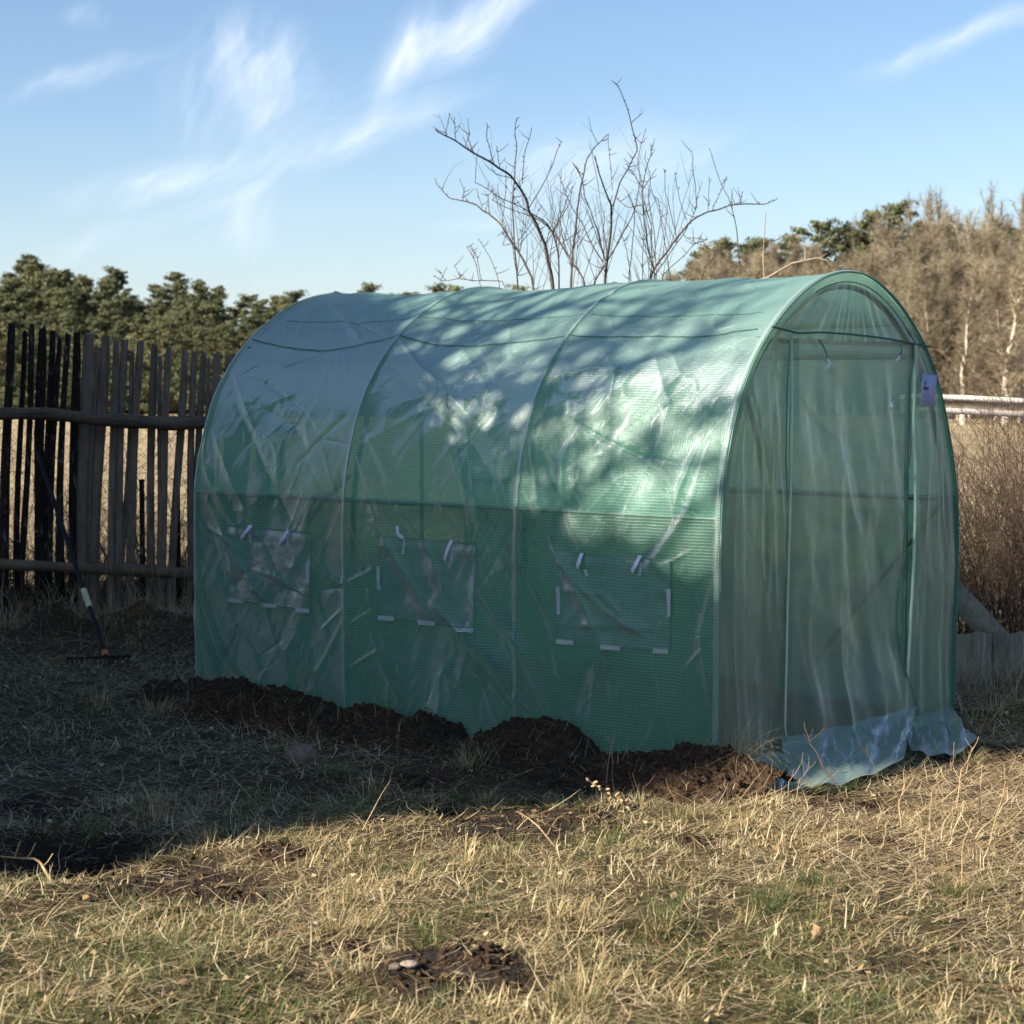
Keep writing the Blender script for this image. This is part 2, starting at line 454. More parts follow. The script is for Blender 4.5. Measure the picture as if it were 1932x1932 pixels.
def mat_film(name, T, D, L, k=(0.4, 0.35), cell=(0.0115, 0.0125), gloss=1.0, thread=0.55, rough=0.34, thr_c=(0.32, 0.52, 0.44)):
    """woven, reinforced polyethylene: clear film with green threads; T transparent tint, D diffuse, L translucent"""
    m, t, out = new_mat(name)
    uv = t.add('ShaderNodeUVMap').outputs[0]
    P = t.add('ShaderNodeNewGeometry').outputs['Position']
    wv = t.add('ShaderNodeTexNoise', {'Vector': P, 'Scale': 6.0, 'Detail': 2.0}).outputs['Color']
    uvd = t.add('ShaderNodeVectorMath', {0: uv, 1: t.add('ShaderNodeVectorMath', {0: wv, 'Scale': 0.012}, operation='SCALE').outputs[0]}, operation='ADD').outputs[0]
    s2 = t.add('ShaderNodeSeparateXYZ', {0: uvd})
    lx = t.math('ABSOLUTE', t.math('SINE', t.math('MULTIPLY', s2.outputs[0], math.pi/cell[0])))
    ly = t.math('ABSOLUTE', t.math('SINE', t.math('MULTIPLY', s2.outputs[1], math.pi/cell[1])))
    tx = t.rng(lx, 0.62, 0.15, 0, 1, True); ty = t.rng(ly, 0.72, 0.2, 0, 1, True)
    pn = t.noise(P, 3.5, 3, 0.5)
    thr = t.math('MAXIMUM', t.math('MULTIPLY', tx, 0.75), ty)
    thr = t.math('MULTIPLY', thr, t.rng(pn, 0.3, 0.65, 0.45, 1.0))
    fine = t.noise(P, 26, 5, 0.65, 0.8); cr = t.noise(t.mapping(P, scale=(1, 1, 0.55)), 9, 4, 0.6, 1.4)
    ridge = t.math('ABSOLUTE', t.math('SUBTRACT', cr, 0.5)); ridge = t.rng(ridge, 0.0, 0.05, 1, 0, True)
    h = t.math('ADD', t.math('MULTIPLY', thr, 0.25), t.math('ADD', t.math('MULTIPLY', fine, 1.2), t.math('MULTIPLY', ridge, 0.22)))
    bm = t.bump(h, 0.4, 0.004)
    Tc = t.add('ShaderNodeBsdfTransparent', {'Color': (*T, 1)}).outputs[0]
    dcol = t.mix(t.math('MULTIPLY', thr, thread), D, thr_c)
    Dc = t.add('ShaderNodeBsdfDiffuse', {'Color': dcol, 'Normal': bm}).outputs[0]
    Lc = t.add('ShaderNodeBsdfTranslucent', {'Color': t.mix(t.math('MULTIPLY', thr, thread*0.6), L, thr_c), 'Normal': bm}).outputs[0]
    DL = t.add('ShaderNodeMixShader', {0: k[1], 1: Dc, 2: Lc}).outputs[0]
    f = t.math('ADD', t.math('MULTIPLY', thr, 0.30), 1-k[0], clamp=True)
    # oblique looks go through more film
    lw = t.add('ShaderNodeLayerWeight', {'Blend': 0.35}).outputs['Facing']
    f = t.math('ADD', f, t.math('MULTIPLY', lw, 0.25), clamp=True)
    body = t.add('ShaderNodeMixShader', {0: f, 1: Tc, 2: DL}).outputs[0]
    G = t.add('ShaderNodeBsdfAnisotropic', {'Color': (1, 1, 1, 1), 'Roughness': rough, 'Normal': bm}).outputs[0]
    G2 = t.add('ShaderNodeBsdfAnisotropic', {'Color': (1, 1, 1, 1), 'Roughness': 0.55, 'Normal': bm}).outputs[0]
    GG = t.add('ShaderNodeMixShader', {0: 0.45, 1: G, 2: G2}).outputs[0]
    fr = t.add('ShaderNodeFresnel', {'IOR': 1.38}).outputs[0]
    fr = t.math('MULTIPLY', t.math('MINIMUM', fr, 0.45), gloss, clamp=True)
    o = t.add('ShaderNodeMixShader', {0: fr, 1: body, 2: GG}).outputs[0]
    t.l.new(o, out.inputs[0])
    return m


M_SOIL = mat_soil()
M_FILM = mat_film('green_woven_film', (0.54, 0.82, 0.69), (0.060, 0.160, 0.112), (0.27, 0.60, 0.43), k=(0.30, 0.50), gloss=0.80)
M_FILM_SKYLIT = mat_film('green_film_skylit', (0.68, 0.90, 0.82), (0.130, 0.345, 0.255), (0.46, 0.88, 0.68), k=(0.31, 0.54), gloss=0.68)  # paler copy of the side film, sky light put into its colour
M_END = mat_film('end_wall_film', (0.88, 0.92, 0.84), (0.26, 0.265, 0.215), (0.54, 0.56, 0.46), k=(0.58, 0.45), cell=(0.0105, 0.0115), thread=0.8, thr_c=(0.12, 0.20, 0.16))
M_SKIRT = mat_film('skirt_film', (0.66, 0.84, 0.80), (0.065, 0.16, 0.16), (0.14, 0.32, 0.30), k=(0.48, 0.4), gloss=0.9, thread=0.8)
M_FLAP = mat_film('clear_window_film', (0.78, 0.94, 0.86), (0.15, 0.33, 0.27), (0.26, 0.52, 0.42), k=(0.46, 0.3), gloss=1.25, thread=0.45)
M_BAND = mat_film('hem_tape', (0.5, 0.8, 0.68), (0.12, 0.24, 0.20), (0.22, 0.42, 0.34), k=(0.15, 0.3), cell=(0.011, 0.011), thread=0.9, thr_c=(0.42, 0.55, 0.50))
M_SEAM = mat_plain('dark_green_seam', (0.045, 0.11, 0.09), 0.7)
M_TUBE = mat_plain('green_coated_steel_tube', (0.10, 0.16, 0.135), 0.45, 0.5, 0.3)
M_WHITE = mat_plain('white_webbing', (0.66, 0.66, 0.80), 0.7, var=0.06, sc_=300)
M_VELCRO = mat_film('velcro_tab', (0.7, 0.85, 0.85), (0.62, 0.72, 0.74), (0.3, 0.4, 0.4), k=(0.08, 0.15), cell=(0.010, 0.010), thread=0.8, thr_c=(0.06, 0.12, 0.12))
M_ZIP = mat_plain('pale_zip_tape', (0.42, 0.52, 0.46), 0.6, var=0.15, sc_=200)
M_LABEL = mat_plain('label_cloth', (0.36, 0.38, 0.62), 0.8, var=0.05, sc_=300)
M_INK = mat_plain('label_ink', (0.035, 0.04, 0.05), 0.8, var=0.1)
M_INK2 = mat_plain('label_small_print', (0.16, 0.17, 0.30), 0.8, var=0.1)

# ------------------------------------------------------------------ greenhouse cover surface
PR = np.array([(0, -0.12), (0.0, 0.5), (0.0, 1.0), (0.03, 1.17), (0.095, 1.38), (0.16, 1.51), (0.26, 1.645), (0.42, 1.785), (0.6, 1.893), (0.78, 1.965), (0.98, 2.0),
               (1.19, 1.985), (1.39, 1.91), (1.565, 1.806), (1.725, 1.679), (1.84, 1.535), (1.93, 1.36), (2.01, 1.16), (2.06, 0.95), (2.075, 0.72), (2.06, 0.45), (2.055, -0.12)])
for _ in range(3):   # smooth the arch
    q = [PR[0]]
    for a, b in zip(PR[:-1], PR[1:]): q += [a*0.75+b*0.25, a*0.25+b*0.75]
    PR = np.array(q+[PR[-1]])
ARC = np.concatenate([[0], np.cumsum(np.hypot(*np.diff(PR, axis=0).T))])
LTOT = ARC[-1]


def prof(a):
    return np.interp(a, ARC, PR[:, 0]), np.interp(a, ARC, PR[:, 1])


def cover_hit(u, v):
    """where the sight line through a photo point meets the unwrinkled cover: (length, arc)"""
    d = ray(u, v); O = np.array([0, 0, EYE]); best = None
    for k in range(len(PR)-1):
        p0, p1 = PR[k], PR[k+1]
        n2 = np.array([p1[1]-p0[1], -(p1[0]-p0[0])]); n = n2[0]*EW+n2[1]*EZ
        P0 = A0+p0[0]*EW+p0[1]*EZ; dn = d@n
        if abs(dn) < 1e-9: continue
        tt = ((P0-O)@n)/dn; q = O+d*tt-A0
        a = (np.array([q@EW, q[2]])-p0)@(p1-p0)/((p1-p0)@(p1-p0))
        if -0.02 <= a <= 1.02 and tt > 0 and (best is None or tt < best[0]): best = (tt, q@EL, ARC[k]+a*(ARC[k+1]-ARC[k]))
    if best is None: return None
    return best[1], best[2]


# creases seen in the photograph: polyline, width (m), height (m)
CREASE = [
 ([(463, 702), (514, 730), (564, 769), (600, 823)], 0.010, -0.010), ([(654, 780), (600, 827), (549, 882)], 0.010, -0.011), ([(600, 826), (650, 836)], 0.009, -0.008),
 ([(428, 706), (494, 882), (549, 991)], 0.035, -0.016), ([(377, 862), (424, 960), (447, 999)], 0.022, 0.012), ([(404, 815), (475, 991)], 0.03, 0.014),
 ([(619, 565), (681, 640)], 0.02, 0.010), ([(650, 590), (720, 630)], 0.016, -0.008), ([(560, 620), (600, 570)], 0.014, 0.007), ([(392, 943), (433, 1028), (484, 1114), (504, 1134)], 0.030, 0.020),
 ([(364, 1080), (415, 1233), (456, 1278)], 0.012, 0.012), ([(364, 1148), (412, 1285)], 0.03, 0.016), ([(458, 1068), (515, 1086), (583, 1125)], 0.014, 0.010), ([(500, 1100), (560, 1118), (586, 1135)], 0.012, -0.008),
 ([(380, 990), (420, 1010), (470, 1050)], 0.014, 0.010), ([(366, 960), (395, 1000), (412, 1050)], 0.014, -0.009), ([(480, 760), (550, 800), (575, 850)], 0.03, -0.014),
 ([(530, 690), (600, 655)], 0.008, -0.008), ([(440, 700), (470, 790)], 0.02, 0.010), ([(500, 760), (560, 735)], 0.02, 0.010),
 ([(692, 943), (740, 1045), (808, 1165)], 0.028, 0.022), ([(740, 943), (788, 1011), (830, 1100)], 0.02, 0.012), ([(819, 943), (877, 1021)], 0.022, 0.012), ([(689, 815), (720, 870), (752, 932)], 0.020, 0.018),
 ([(671, 850), (700, 930), (725, 990)], 0.014, 0.014), ([(798, 1127), (870, 1190), (945, 1268)], 0.032, 0.022), ([(860, 1179), (920, 1240), (969, 1298)], 0.016, 0.014), ([(863, 1250), (928, 1285), (959, 1333)], 0.008, 0.008),
 ([(894, 1104), (969, 1199)], 0.022, 0.014), ([(586, 1069), (648, 1104), (713, 1069)], 0.012, 0.012), ([(590, 1116), (650, 1108), (713, 1110)], 0.014, -0.010), ([(645, 1150), (603, 1190)], 0.008, 0.009),
 ([(648, 1268), (690, 1240), (723, 1220)], 0.008, 0.008), ([(655, 1180), (705, 1150)], 0.010, 0.008), ([(660, 990), (680, 1020), (700, 1068)], 0.018, 0.012), ([(740, 690), (800, 760), (880, 830), (930, 900)], 0.045, -0.020),
 ([(790, 690), (860, 760), (930, 830)], 0.03, 0.012), ([(755, 640), (790, 690), (830, 720)], 0.014, 0.010), ([(700, 700), (760, 780)], 0.02, -0.008), ([(860, 640), (900, 700), (940, 780)], 0.035, 0.010),
 ([(1010, 943), (1051, 1031), (1095, 1120), (1136, 1215)], 0.026, 0.022), ([(1069, 966), (1095, 1031)], 0.022, 0.014), ([(984, 1002), (1054, 1054), (1145, 1154), (1218, 1201)], 0.012, 0.015),
 ([(896, 1119), (969, 1192), (1010, 1280), (1042, 1353)], 0.022, 0.022), ([(896, 1192), (960, 1300), (1010, 1356)], 0.018, 0.018), ([(984, 1069), (1028, 1148), (1045, 1200)], 0.016, 0.014),
 ([(1291, 981), (1250, 1040), (1218, 1075)], 0.03, 0.010), ([(1072, 788), (1130, 823), (1198, 856), (1280, 873)], 0.007, -0.012), ([(1042, 735), (1070, 748), (1107, 759)], 0.008, -0.009),
 ([(1013, 832), (1035, 890), (1060, 958)], 0.020, -0.018), ([(1072, 838), (1060, 870), (1062, 960)], 0.016, 0.016), ([(1000, 830), (1010, 900), (1020, 960)], 0.012, 0.012), ([(1320, 830), (1290, 900), (1270, 960)], 0.018, 0.014),
 ([(1345, 820), (1300, 960), (1200, 1100)], 0.035, 0.012), ([(984, 930), (1040, 1010), (1060, 1060)], 0.012, 0.010), ([(1230, 1075), (1266, 1060), (1300, 1040)], 0.010, 0.008), ([(1266, 1165), (1240, 1185)], 0.008, 0.008),
 ([(1290, 1260), (1320, 1230), (1345, 1222)], 0.007, 0.006), ([(1055, 1113), (1140, 1120), (1200, 1195)], 0.014, 0.009), ([(1060, 1180), (1180, 1180), (1240, 1190)], 0.02, 0.009),
 ([(1040, 710), (1120, 690), (1200, 700)], 0.03, 0.008), ([(1130, 640), (1160, 700), (1150, 780)], 0.035, 0.010), ([(1230, 650), (1260, 760), (1240, 860)], 0.04, 0.010),
 ([(470, 1190), (560, 1240), (640, 1300)], 0.05, 0.008), ([(700, 1290), (800, 1330), (880, 1390)], 0.05, 0.008), ([(1100, 1250), (1200, 1330), (1300, 1390)], 0.06, 0.008), ([(1345, 1100), (1320, 1200), (1340, 1330)], 0.03, 0.008)]
CR = []
for pts, wd, am in CREASE:
    q = [cover_hit(*p) for p in pts]; q = [p for p in q if p]
    if len(q) > 1: CR.append((np.array(q), wd, am))
rc = random.Random(5)
for k in range(120):   # smaller ones on the far side, the roof and between
    l0 = rc.uniform(0, 3); a0 = rc.uniform(0.1, LTOT); ang = rc.choice([-1, 1])*rc.uniform(0.5, 1.4); ln = rc.uniform(0.12, 0.6)
    on = a0 < 2.2
    CR.append((np.array([(l0, a0), (l0+ln*math.cos(ang)*0.5+rc.uniform(-.03, .03), a0+ln*math.sin(ang)*0.5), (l0+ln*math.cos(ang), a0+ln*math.sin(ang))]), rc.uniform(0.006, 0.03), rc.uniform(-1, 1)*(0.006 if on else 0.014)))
HOOPS = [0.0, 1.0, 2.0, 3.0]


def cover_disp(l, a):
    """outward displacement of the film in metres"""
    l = np.asarray(l, float); a = np.asarray(a, float)
    fr = np.mod(l, 1.0)
    s = np.sin(np.pi*fr)
    amp = 0.016+0.012*sstep(1.2, 2.0, a)*(1-sstep(4.2, 4.8, a))
    d = -amp*s**0.8*(1-0.55*np.exp(-((a-LTOT/2)/0.35)**2))
    wr = fbm(l*2.2+a*1.0, a*0.9-l*0.5, 0, 3, 21)*0.014*s + fbm(l*7+a*3, a*3, 0, 3, 22)*0.0035*(0.3+s)
    rg = 1-np.abs(fbm(l*5.5-a*2.6, a*2.2+l*1.2, 0, 2, 23))*2.2; wr = wr+0.0028*np.clip(rg, 0, 1)**3*(0.35+s)
    rg = 1-np.abs(fbm(l*9+a*6, a*4-l*2, 0, 2, 24))*2.4; wr = wr+0.0015*np.clip(rg, 0, 1)**3*(0.4+s)
    d = d+wr
    e = np.minimum(fr, 1-fr); d = d+0.006*np.exp(-(e/0.013)**2)
    for P, wd, am in CR:
        for k in range(len(P)-1):
            p, q = P[k], P[k+1]; v = q-p; L2 = v@v+1e-9; L1 = math.sqrt(L2)
            m = (l > min(p[0], q[0])-4*wd) & (l < max(p[0], q[0])+4*wd) & (a > min(p[1], q[1])-4*wd) & (a < max(p[1], q[1])+4*wd)
            if not m.any(): continue
            lx, ax = l[m]-p[0], a[m]-p[1]
            tt = (lx*v[0]+ax*v[1])/L2; tc_ = np.clip(tt, 0, 1)
            dd = np.hypot(lx-tc_*v[0], ax-tc_*v[1])
            g = (k+tc_)/(len(P)-1); tp = np.sin(np.pi*np.clip(g, 0.04, 0.96))**0.5
            if k > 0: own = tt >= 0
            else: own = np.ones_like(tt, bool)
            if k < len(P)-2: own = own & (tt <= 1)
            val = am*(1.0 if am > 0 else 0.8)*np.exp(-np.abs(dd/wd)**1.15*1.25)*tp*own
            d[m] += val
    return np.maximum(d, -0.042)


def cover_base(l, a):
    w_, z_ = prof(a); e = 1e-3
    w1, z1 = prof(a+0.02); w0, z0 = prof(a-0.02)
    tx, tz = w1-w0, z1-z0; n = np.hypot(tx, tz)+1e-9
    nw, nz = -tz/n, tx/n
    # a trifle more slack towards the ridge
    return w_, z_, nw, nz


def cover_pt(l, a, off=0.0):
    l, a = np.broadcast_arrays(np.asarray(l, float), np.asarray(a, float))
    w_, z_, nw, nz = cover_base(l, a); d = cover_disp(l.copy(), a.copy())+off
    # the last film edge at both ends rolls over the hoop
    return wl(w_+nw*d, l, z_+nz*d)


def sheet(name, L, A, mat, parent, off=0.0, holes=None):
    LL, AA = np.meshgrid(L, A); P = cover_pt(LL, AA, off)
    nx, ny = len(L), len(A)
    i = np.arange(ny-1)[:, None]*nx; j = np.arange(nx-1)[None]
    F_ = np.stack([i+j, i+j+1, i+nx+j+1, i+nx+j], -1).reshape(-1, 4)
    return link(name, mesh_np(name, P.reshape(-1, 3), F_, mat, uvs=np.stack([LL, AA], -1).reshape(-1, 2), smooth=True), parent)


gh = empty('greenhouse', (0, 0, 0), 'green woven-film tunnel greenhouse with three flap windows and zipped doorway', 'greenhouse')
# Everything on it is built in place, the empty stands at the world origin of the plot
AB = 1.12   # arc length of the belt seam
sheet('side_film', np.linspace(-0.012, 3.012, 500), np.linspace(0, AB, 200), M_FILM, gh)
sheet('roof_film', np.linspace(-0.012, 3.012, 500), np.concatenate([np.linspace(AB, 2.4, 220), np.linspace(2.4, LTOT-AB, 130)[1:]]), M_FILM_SKYLIT, gh)
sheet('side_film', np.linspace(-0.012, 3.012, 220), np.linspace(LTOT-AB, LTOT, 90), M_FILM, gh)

# hems over the four hoops
for k, l in enumerate(HOOPS):
    hw = 0.0065 if k else 0.009
    sheet('hoop_sleeve', np.linspace(max(-0.014, l-hw), min(3.014, l+hw), 5), np.linspace(0, LTOT, 220), M_BAND, gh, 0.004)
# long seams of the cover
a_belt = 1.12
for a in (a_belt, LTOT-a_belt):
    sheet('belt_seam', np.linspace(0, 3, 160), np.linspace(a-0.004, a+0.004, 3), M_BAND, gh, 0.005)


def tube_on(name, pts, r, mat, n=8, smooth=True, parent=gh):
    b = MB(); b.tube(pts, r, n); return b.build(name, mat, parent, smooth)


def ribbon_on_cover(name, px, wid, mat, off=0.008, parent=gh, n=14, lift=None):
    """narrow ribbon following photo points laid on the film"""
    q = np.array([cover_hit(*p) for p in px]); tt = np.linspace(0, len(q)-1, n)
    l = np.interp(tt, range(len(q)), q[:, 0]); a = np.interp(tt, range(len(q)), q[:, 1])
    tl, ta = np.gradient(l), np.gradient(a); nn = np.hypot(tl, ta)+1e-9
    nl, na = -ta/nn, tl/nn
    o = np.full(n, off)
    if lift is not None: o = o+lift*np.sin(np.linspace(0, 2.6, n))
    P = np.stack([cover_pt(l+nl*s*wid/2, a+na*s*wid/2, 0) + (o[:, None]*(-EW)) for s in (-1, 0, 1)], 1)
    V_ = P.reshape(-1, 3); i = np.arange(n-1)[:, None]*3; j = np.arange(2)[None]
    F_ = np.stack([i+j, i+j+1, i+3+j+1, i+3+j], -1).reshape(-1, 4)
    S = np.concatenate([[0], np.cumsum(np.hypot(np.diff(l), np.diff(a)))])
    uv_ = np.stack([np.repeat(S, 3), np.tile([-wid/2, 0, wid/2], n)], -1)
    return link(name, mesh_np(name, V_, F_, mat, uvs=uv_, smooth=True), parent)


# drawn seams along the roof (loose hem threads)
ribbon_on_cover('roof_seam', [(478, 640), (540, 651), (610, 651), (690, 642), (757, 633), (820, 642), (900, 641), (980, 637), (1070, 632), (1180, 629), (1300, 628), (1430, 618)], 0.006, M_SEAM, 0.006, n=90)
ribbon_on_cover('roof_seam', [(540, 602), (620, 600), (740, 599), (900, 594), (1050, 592), (1200, 590), (1330, 588), (1440, 586)], 0.004, M_SEAM, 0.004, n=70)
# steel frame behind the film
fr_off = -0.058
aa = np.linspace(0.02, LTOT-0.02, 90)
w_, z_, nw, nz = cover_base(aa, aa)
for l in (0.02, 1.0, 2.0, 2.98):
    tube_on('hoop', wl(w_+nw*fr_off, l, z_+nz*fr_off), 0.0125, M_TUBE)
a_r = cover_hit(900, 594)[1]
for nm, a in (('purlin', a_r), ('purlin', 1.84+0.03), ('purlin', LTOT-a_r), ('purlin', LTOT-1.9), ('belt_rail', a_belt), ('belt_rail', LTOT-a_belt), ('base_rail', 0.1), ('base_rail', LTOT-0.1)):
    w1, z1, n1, n2 = cover_base(0, a); o = -0.056
    tube_on(nm, wl(w1+n1*o, np.linspace(0.02, 2.98, 12), z1+n2*o), 0.0115, M_TUBE)
def brace(l0, z0, l1, z1, w0=0.062):
    tube_on('diagonal_brace', wl(w0, np.linspace(l0, l1, 4), np.linspace(z0, z1, 4)), 0.011, M_TUBE)
c1, c2 = cover_hit(1042, 1353), cover_hit(1306, 1054)
brace(c1[0], c1[1]-0.12, 0.03, 0.98)
c1, c2 = cover_hit(549, 991), cover_hit(640, 880)
brace(2.97, 0.1, 2.2, 0.98); brace(c1[0], c1[1]-0.12, 2.03, 1.1)
brace(0.8, 0.05, 0.03, 0.98, 2.0); brace(2.2, 0.05, 2.97, 0.98, 2.0)
for l in (0.03, 2.97):
    tube_on('end_crossbar', wl(np.linspace(0.33, 1.70, 6), l, 1.70), 0.011, M_TUBE)
    for w0 in (0.46, 1.62):
        tube_on('door_post', wl(w0, l, np.linspace(-0.05, 1.80, 6)), 0.011, M_TUBE)

# window flaps with tabs and straps
WIN = [([(430, 992), (587, 1006), (586, 1152), (431, 1131)], [(447, 1133, 28, 0), (510, 1142, 28, 0), (573, 1151, 24, 0), (434, 1060, 34, 1), (583, 1075, 34, 1)],
        [[(478, 991), (474, 1002), (461, 1016)], [(546, 1000), (543, 1015), (531, 1027)]], [[(474, 1000), (473, 1024)], [(545, 1008), (544, 1032)]]),
       ([(715, 1012), (897, 1027), (893, 1186), (712, 1165)], [(727, 1166, 28, 0), (802, 1175, 34, 0), (879, 1187, 34, 0), (715, 1090, 44, 1), (890, 1109, 44, 1)],
        [[(751, 992), (757, 1005), (765, 1015)], [(852, 1020), (849, 1038), (841, 1058)]], [[(763, 1016), (760, 1046)], [(852, 1030), (850, 1058)]]),
       ([(1055, 1042), (1264, 1057), (1262, 1228), (1057, 1210)], [(1070, 1210, 32, 0), (1155, 1221, 36, 0), (1247, 1228, 28, 0), (1057, 1133, 52, 1), (1263, 1137, 52, 1)],
        [[(1104, 1043), (1103, 1060), (1098, 1072)], [(1211, 1048), (1207, 1066), (1198, 1079)]], [[(1108, 1074), (1112, 1086)], [(1212, 1060), (1210, 1086)]])]
for quad, tabs, straps, under in WIN:
    q = np.array([cover_hit(*p) for p in quad])
    n = 46
    s, r = np.meshgrid(np.linspace(0, 1, n), np.linspace(0, 1, n))
    LA = (1-s[..., None])*(1-r[..., None])*q[0]+s[..., None]*(1-r[..., None])*q[1]+s[..., None]*r[..., None]*q[2]+(1-s[..., None])*r[..., None]*q[3]
    bel = 0.009+0.0022*(1-2.5*np.abs(fbm(s*2.5+r, r*4-s, quad[0][0]*0.01, 3, 33)))+0.003*fbm(s*3, r*3, quad[0][0]*0.01, 3, 31)*np.sin(np.pi*np.clip(s, 0, 1))+0.007*np.exp(-((r-0.10)/0.06)**2)*(0.6+0.4*fbm(s*5, r, 0, 2, 7))
    P = cover_pt(LA[..., 0], LA[..., 1])-EW*np.maximum(bel, 0.004)[..., None]
    i = np.arange(n-1)[:, None]*n; j = np.arange(n-1)[None]
    F_ = np.stack([i+j, i+j+1, i+n+j+1, i+n+j], -1).reshape(-1, 4)
    fl = link('window_flap', mesh_np('window_flap', P.reshape(-1, 3), F_, M_FLAP, uvs=LA.reshape(-1, 2), smooth=True), gh)
    for k4 in range(4): ribbon_on_cover('flap_hem', [quad[k4], quad[(k4+1) % 4]], 0.006, M_BAND, 0.012, fl, 30)
    for (x, y, ln, vert) in tabs:
        a_, b_ = ((x, y-ln/2), (x, y+ln/2)) if vert else ((x-ln/2, y-ln*0.03), (x+ln/2, y+ln*0.06))
        ribbon_on_cover('velcro_tab', [a_, b_], 0.019, M_VELCRO, 0.017, fl, 8)
    for p in straps: ribbon_on_cover('strap', p, 0.017, M_WHITE, 0.022, fl, 10, 0.02)
    for p in under: ribbon_on_cover('strap_backing', p, 0.015, M_VELCRO, 0.018, fl, 6)


# ------------------------------------------------------------------ end walls
def fp(u, v, l=0.0):
    d = ray(u, v); O = np.array([0, 0, EYE]); P0 = A0+EL*l
    tt = ((P0-O)@EL)/(d@EL); q = O+d*tt-A0
    return q@EW, q[2]


def curve(px):
    q = np.array([fp(*p) for p in px]); q = q[np.argsort(q[:, 1])]
    return lambda z: np.interp(z, q[:, 1], q[:, 0])


nearw = lambda z: np.interp(z, PR[:len(PR)//2, 1], PR[:len(PR)//2, 0])
farw = lambda z: np.interp(-z, -PR[len(PR)//2:, 1], PR[len(PR)//2:, 0])
zipL = curve([(1491, 640), (1492, 760), (1487, 900), (1480, 1100), (1477, 1250), (1474, 1370), (1478, 1410)])
doorR = curve([(1719, 668), (1713, 720), (1703, 850), (1690, 960), (1680, 1060), (1672, 1130), (1674, 1200), (1680, 1260), (1693, 1330), (1697, 1380), (1700, 1400)])
pipR = curve([(1721, 672), (1722, 760), (1723, 860), (1721, 950), (1716, 1100), (1713, 1200), (1711, 1280), (1707, 1370), (1708, 1385)])


def panel(name, fL, fR, z0, z1, drape, mat, skirt=None, nx=80, nz=150, recess=0.0):
    """hanging sheet between two edge curves; drape(w,z) pushes it out of the end plane; skirt(s)->(out, drop) lays its foot on the ground"""
    s, zz = np.meshgrid(np.linspace(0, 1, nx), np.linspace(z0, z1, nz))
    a, b = fL(zz), fR(zz); w_ = a+(b-a)*s
    out = recess+drape(w_, zz, s)
    P = wl(w_, -out, zz)
    uv_ = np.stack([w_, zz], -1)
    i = np.arange(nz-1)[:, None]*nx; j = np.arange(nx-1)[None]
    F_ = np.stack([i+j, i+j+1, i+nx+j+1, i+nx+j], -1).reshape(-1, 4)
    o = link(name, mesh_np(name, P.reshape(-1, 3), F_, mat, uvs=uv_.reshape(-1, 2), smooth=True), gh)
    if skirt is not None:   # foot: grid from the panel's bottom edge to a traced lower edge on the ground
        q = np.array([gnd(u, v, -0.03+zz_) for u, v, zz_ in skirt])
        nk = 26
        s1 = np.linspace(0, 1, nx); bot = np.stack([np.interp(s1*(len(q)-1), range(len(q)), q[:, k]) for k in range(3)], -1)
        top = P[0]; g = np.linspace(0, 1, nk)[:, None, None]
        mid = top*0.55+bot*0.45; mid[:, 2] = top[:, 2]*0.18+bot[:, 2]*0.82
        Q = (1-g)**2*top+2*g*(1-g)*mid+g**2*bot
        dd = (0.016*fbm(s1[None]*7+g[..., 0]*2, g[..., 0]*2.0, z0, 3, 41)+0.010*(1-2.4*np.abs(fbm(s1[None]*11-g[..., 0]*3, g[..., 0]*3.0, z0, 3, 42))))*np.sin(np.pi*g[..., 0])+0.008*np.sin(s1*23+2*g[..., 0])*g[..., 0]
        Q[..., 2] += dd
        Q -= EL*(dd*0.8)[..., None]
        i = np.arange(nk-1)[:, None]*nx; j = np.arange(nx-1)[None]
        F_ = np.stack([i+j, i+j+1, i+nx+j+1, i+nx+j], -1).reshape(-1, 4)
        uv_ = np.stack(np.broadcast_arrays(w_[0][None]*1.0, z0-g[..., 0]*0.25), -1)
        k_ = link('skirt', mesh_np('skirt', Q.reshape(-1, 3), F_, M_SKIRT, uvs=uv_.reshape(-1, 2), smooth=True), o)
    return o


def vfold(w_, z_, k, f, amp, sl=0.25):
    q = fbm(w_*f+z_*sl, z_*0.55+k, k, 3, 50+k); return amp*(1-2.2*np.abs(q))


def dr_left(w_, z_, s): return (vfold(w_, z_, 1, 5.0, 0.013)+0.006*fbm(w_*9, z_*4, 0, 3, 51)+0.01*np.exp(-(z_/0.2)**2))*sstep(1.72, 1.4, z_)*np.clip(s*6, 0, 1)


def dr_door(w_, z_, s):
    v = vfold(w_, z_, 3, 3.6, 0.020, 0.5)+vfold(w_, z_, 4, 2.0, 0.014, -0.6)+0.007*fbm(w_*7, z_*5, 0, 3, 52)
    return (v*sstep(1.70, 1.3, z_)+0.05*np.exp(-((z_-0.05)/0.22)**2))*np.clip(s*7, 0, 1)-0.01*(s < 0.04)+0.012*sstep(1.7, 0.9, z_)+0.02*s*sstep(1.6, 0.6, z_)


def dr_right(w_, z_, s): return vfold(w_, z_, 6, 4.5, 0.011)*sstep(1.7, 1.2, z_)*np.clip((1-s)*6, 0, 1)+0.006*fbm(w_*7, z_*3, 0, 3, 53)


def dr_top(w_, z_, s):
    ang = np.arctan2(w_-1.05, 2.10-z_)
    return (0.010*(1-2.2*np.abs(fbm(ang*3.0, z_*0.8, 0, 3, 57)))+0.004*fbm(w_*6, z_*6, 0, 3, 54))*sstep(2.0, 1.85, z_)


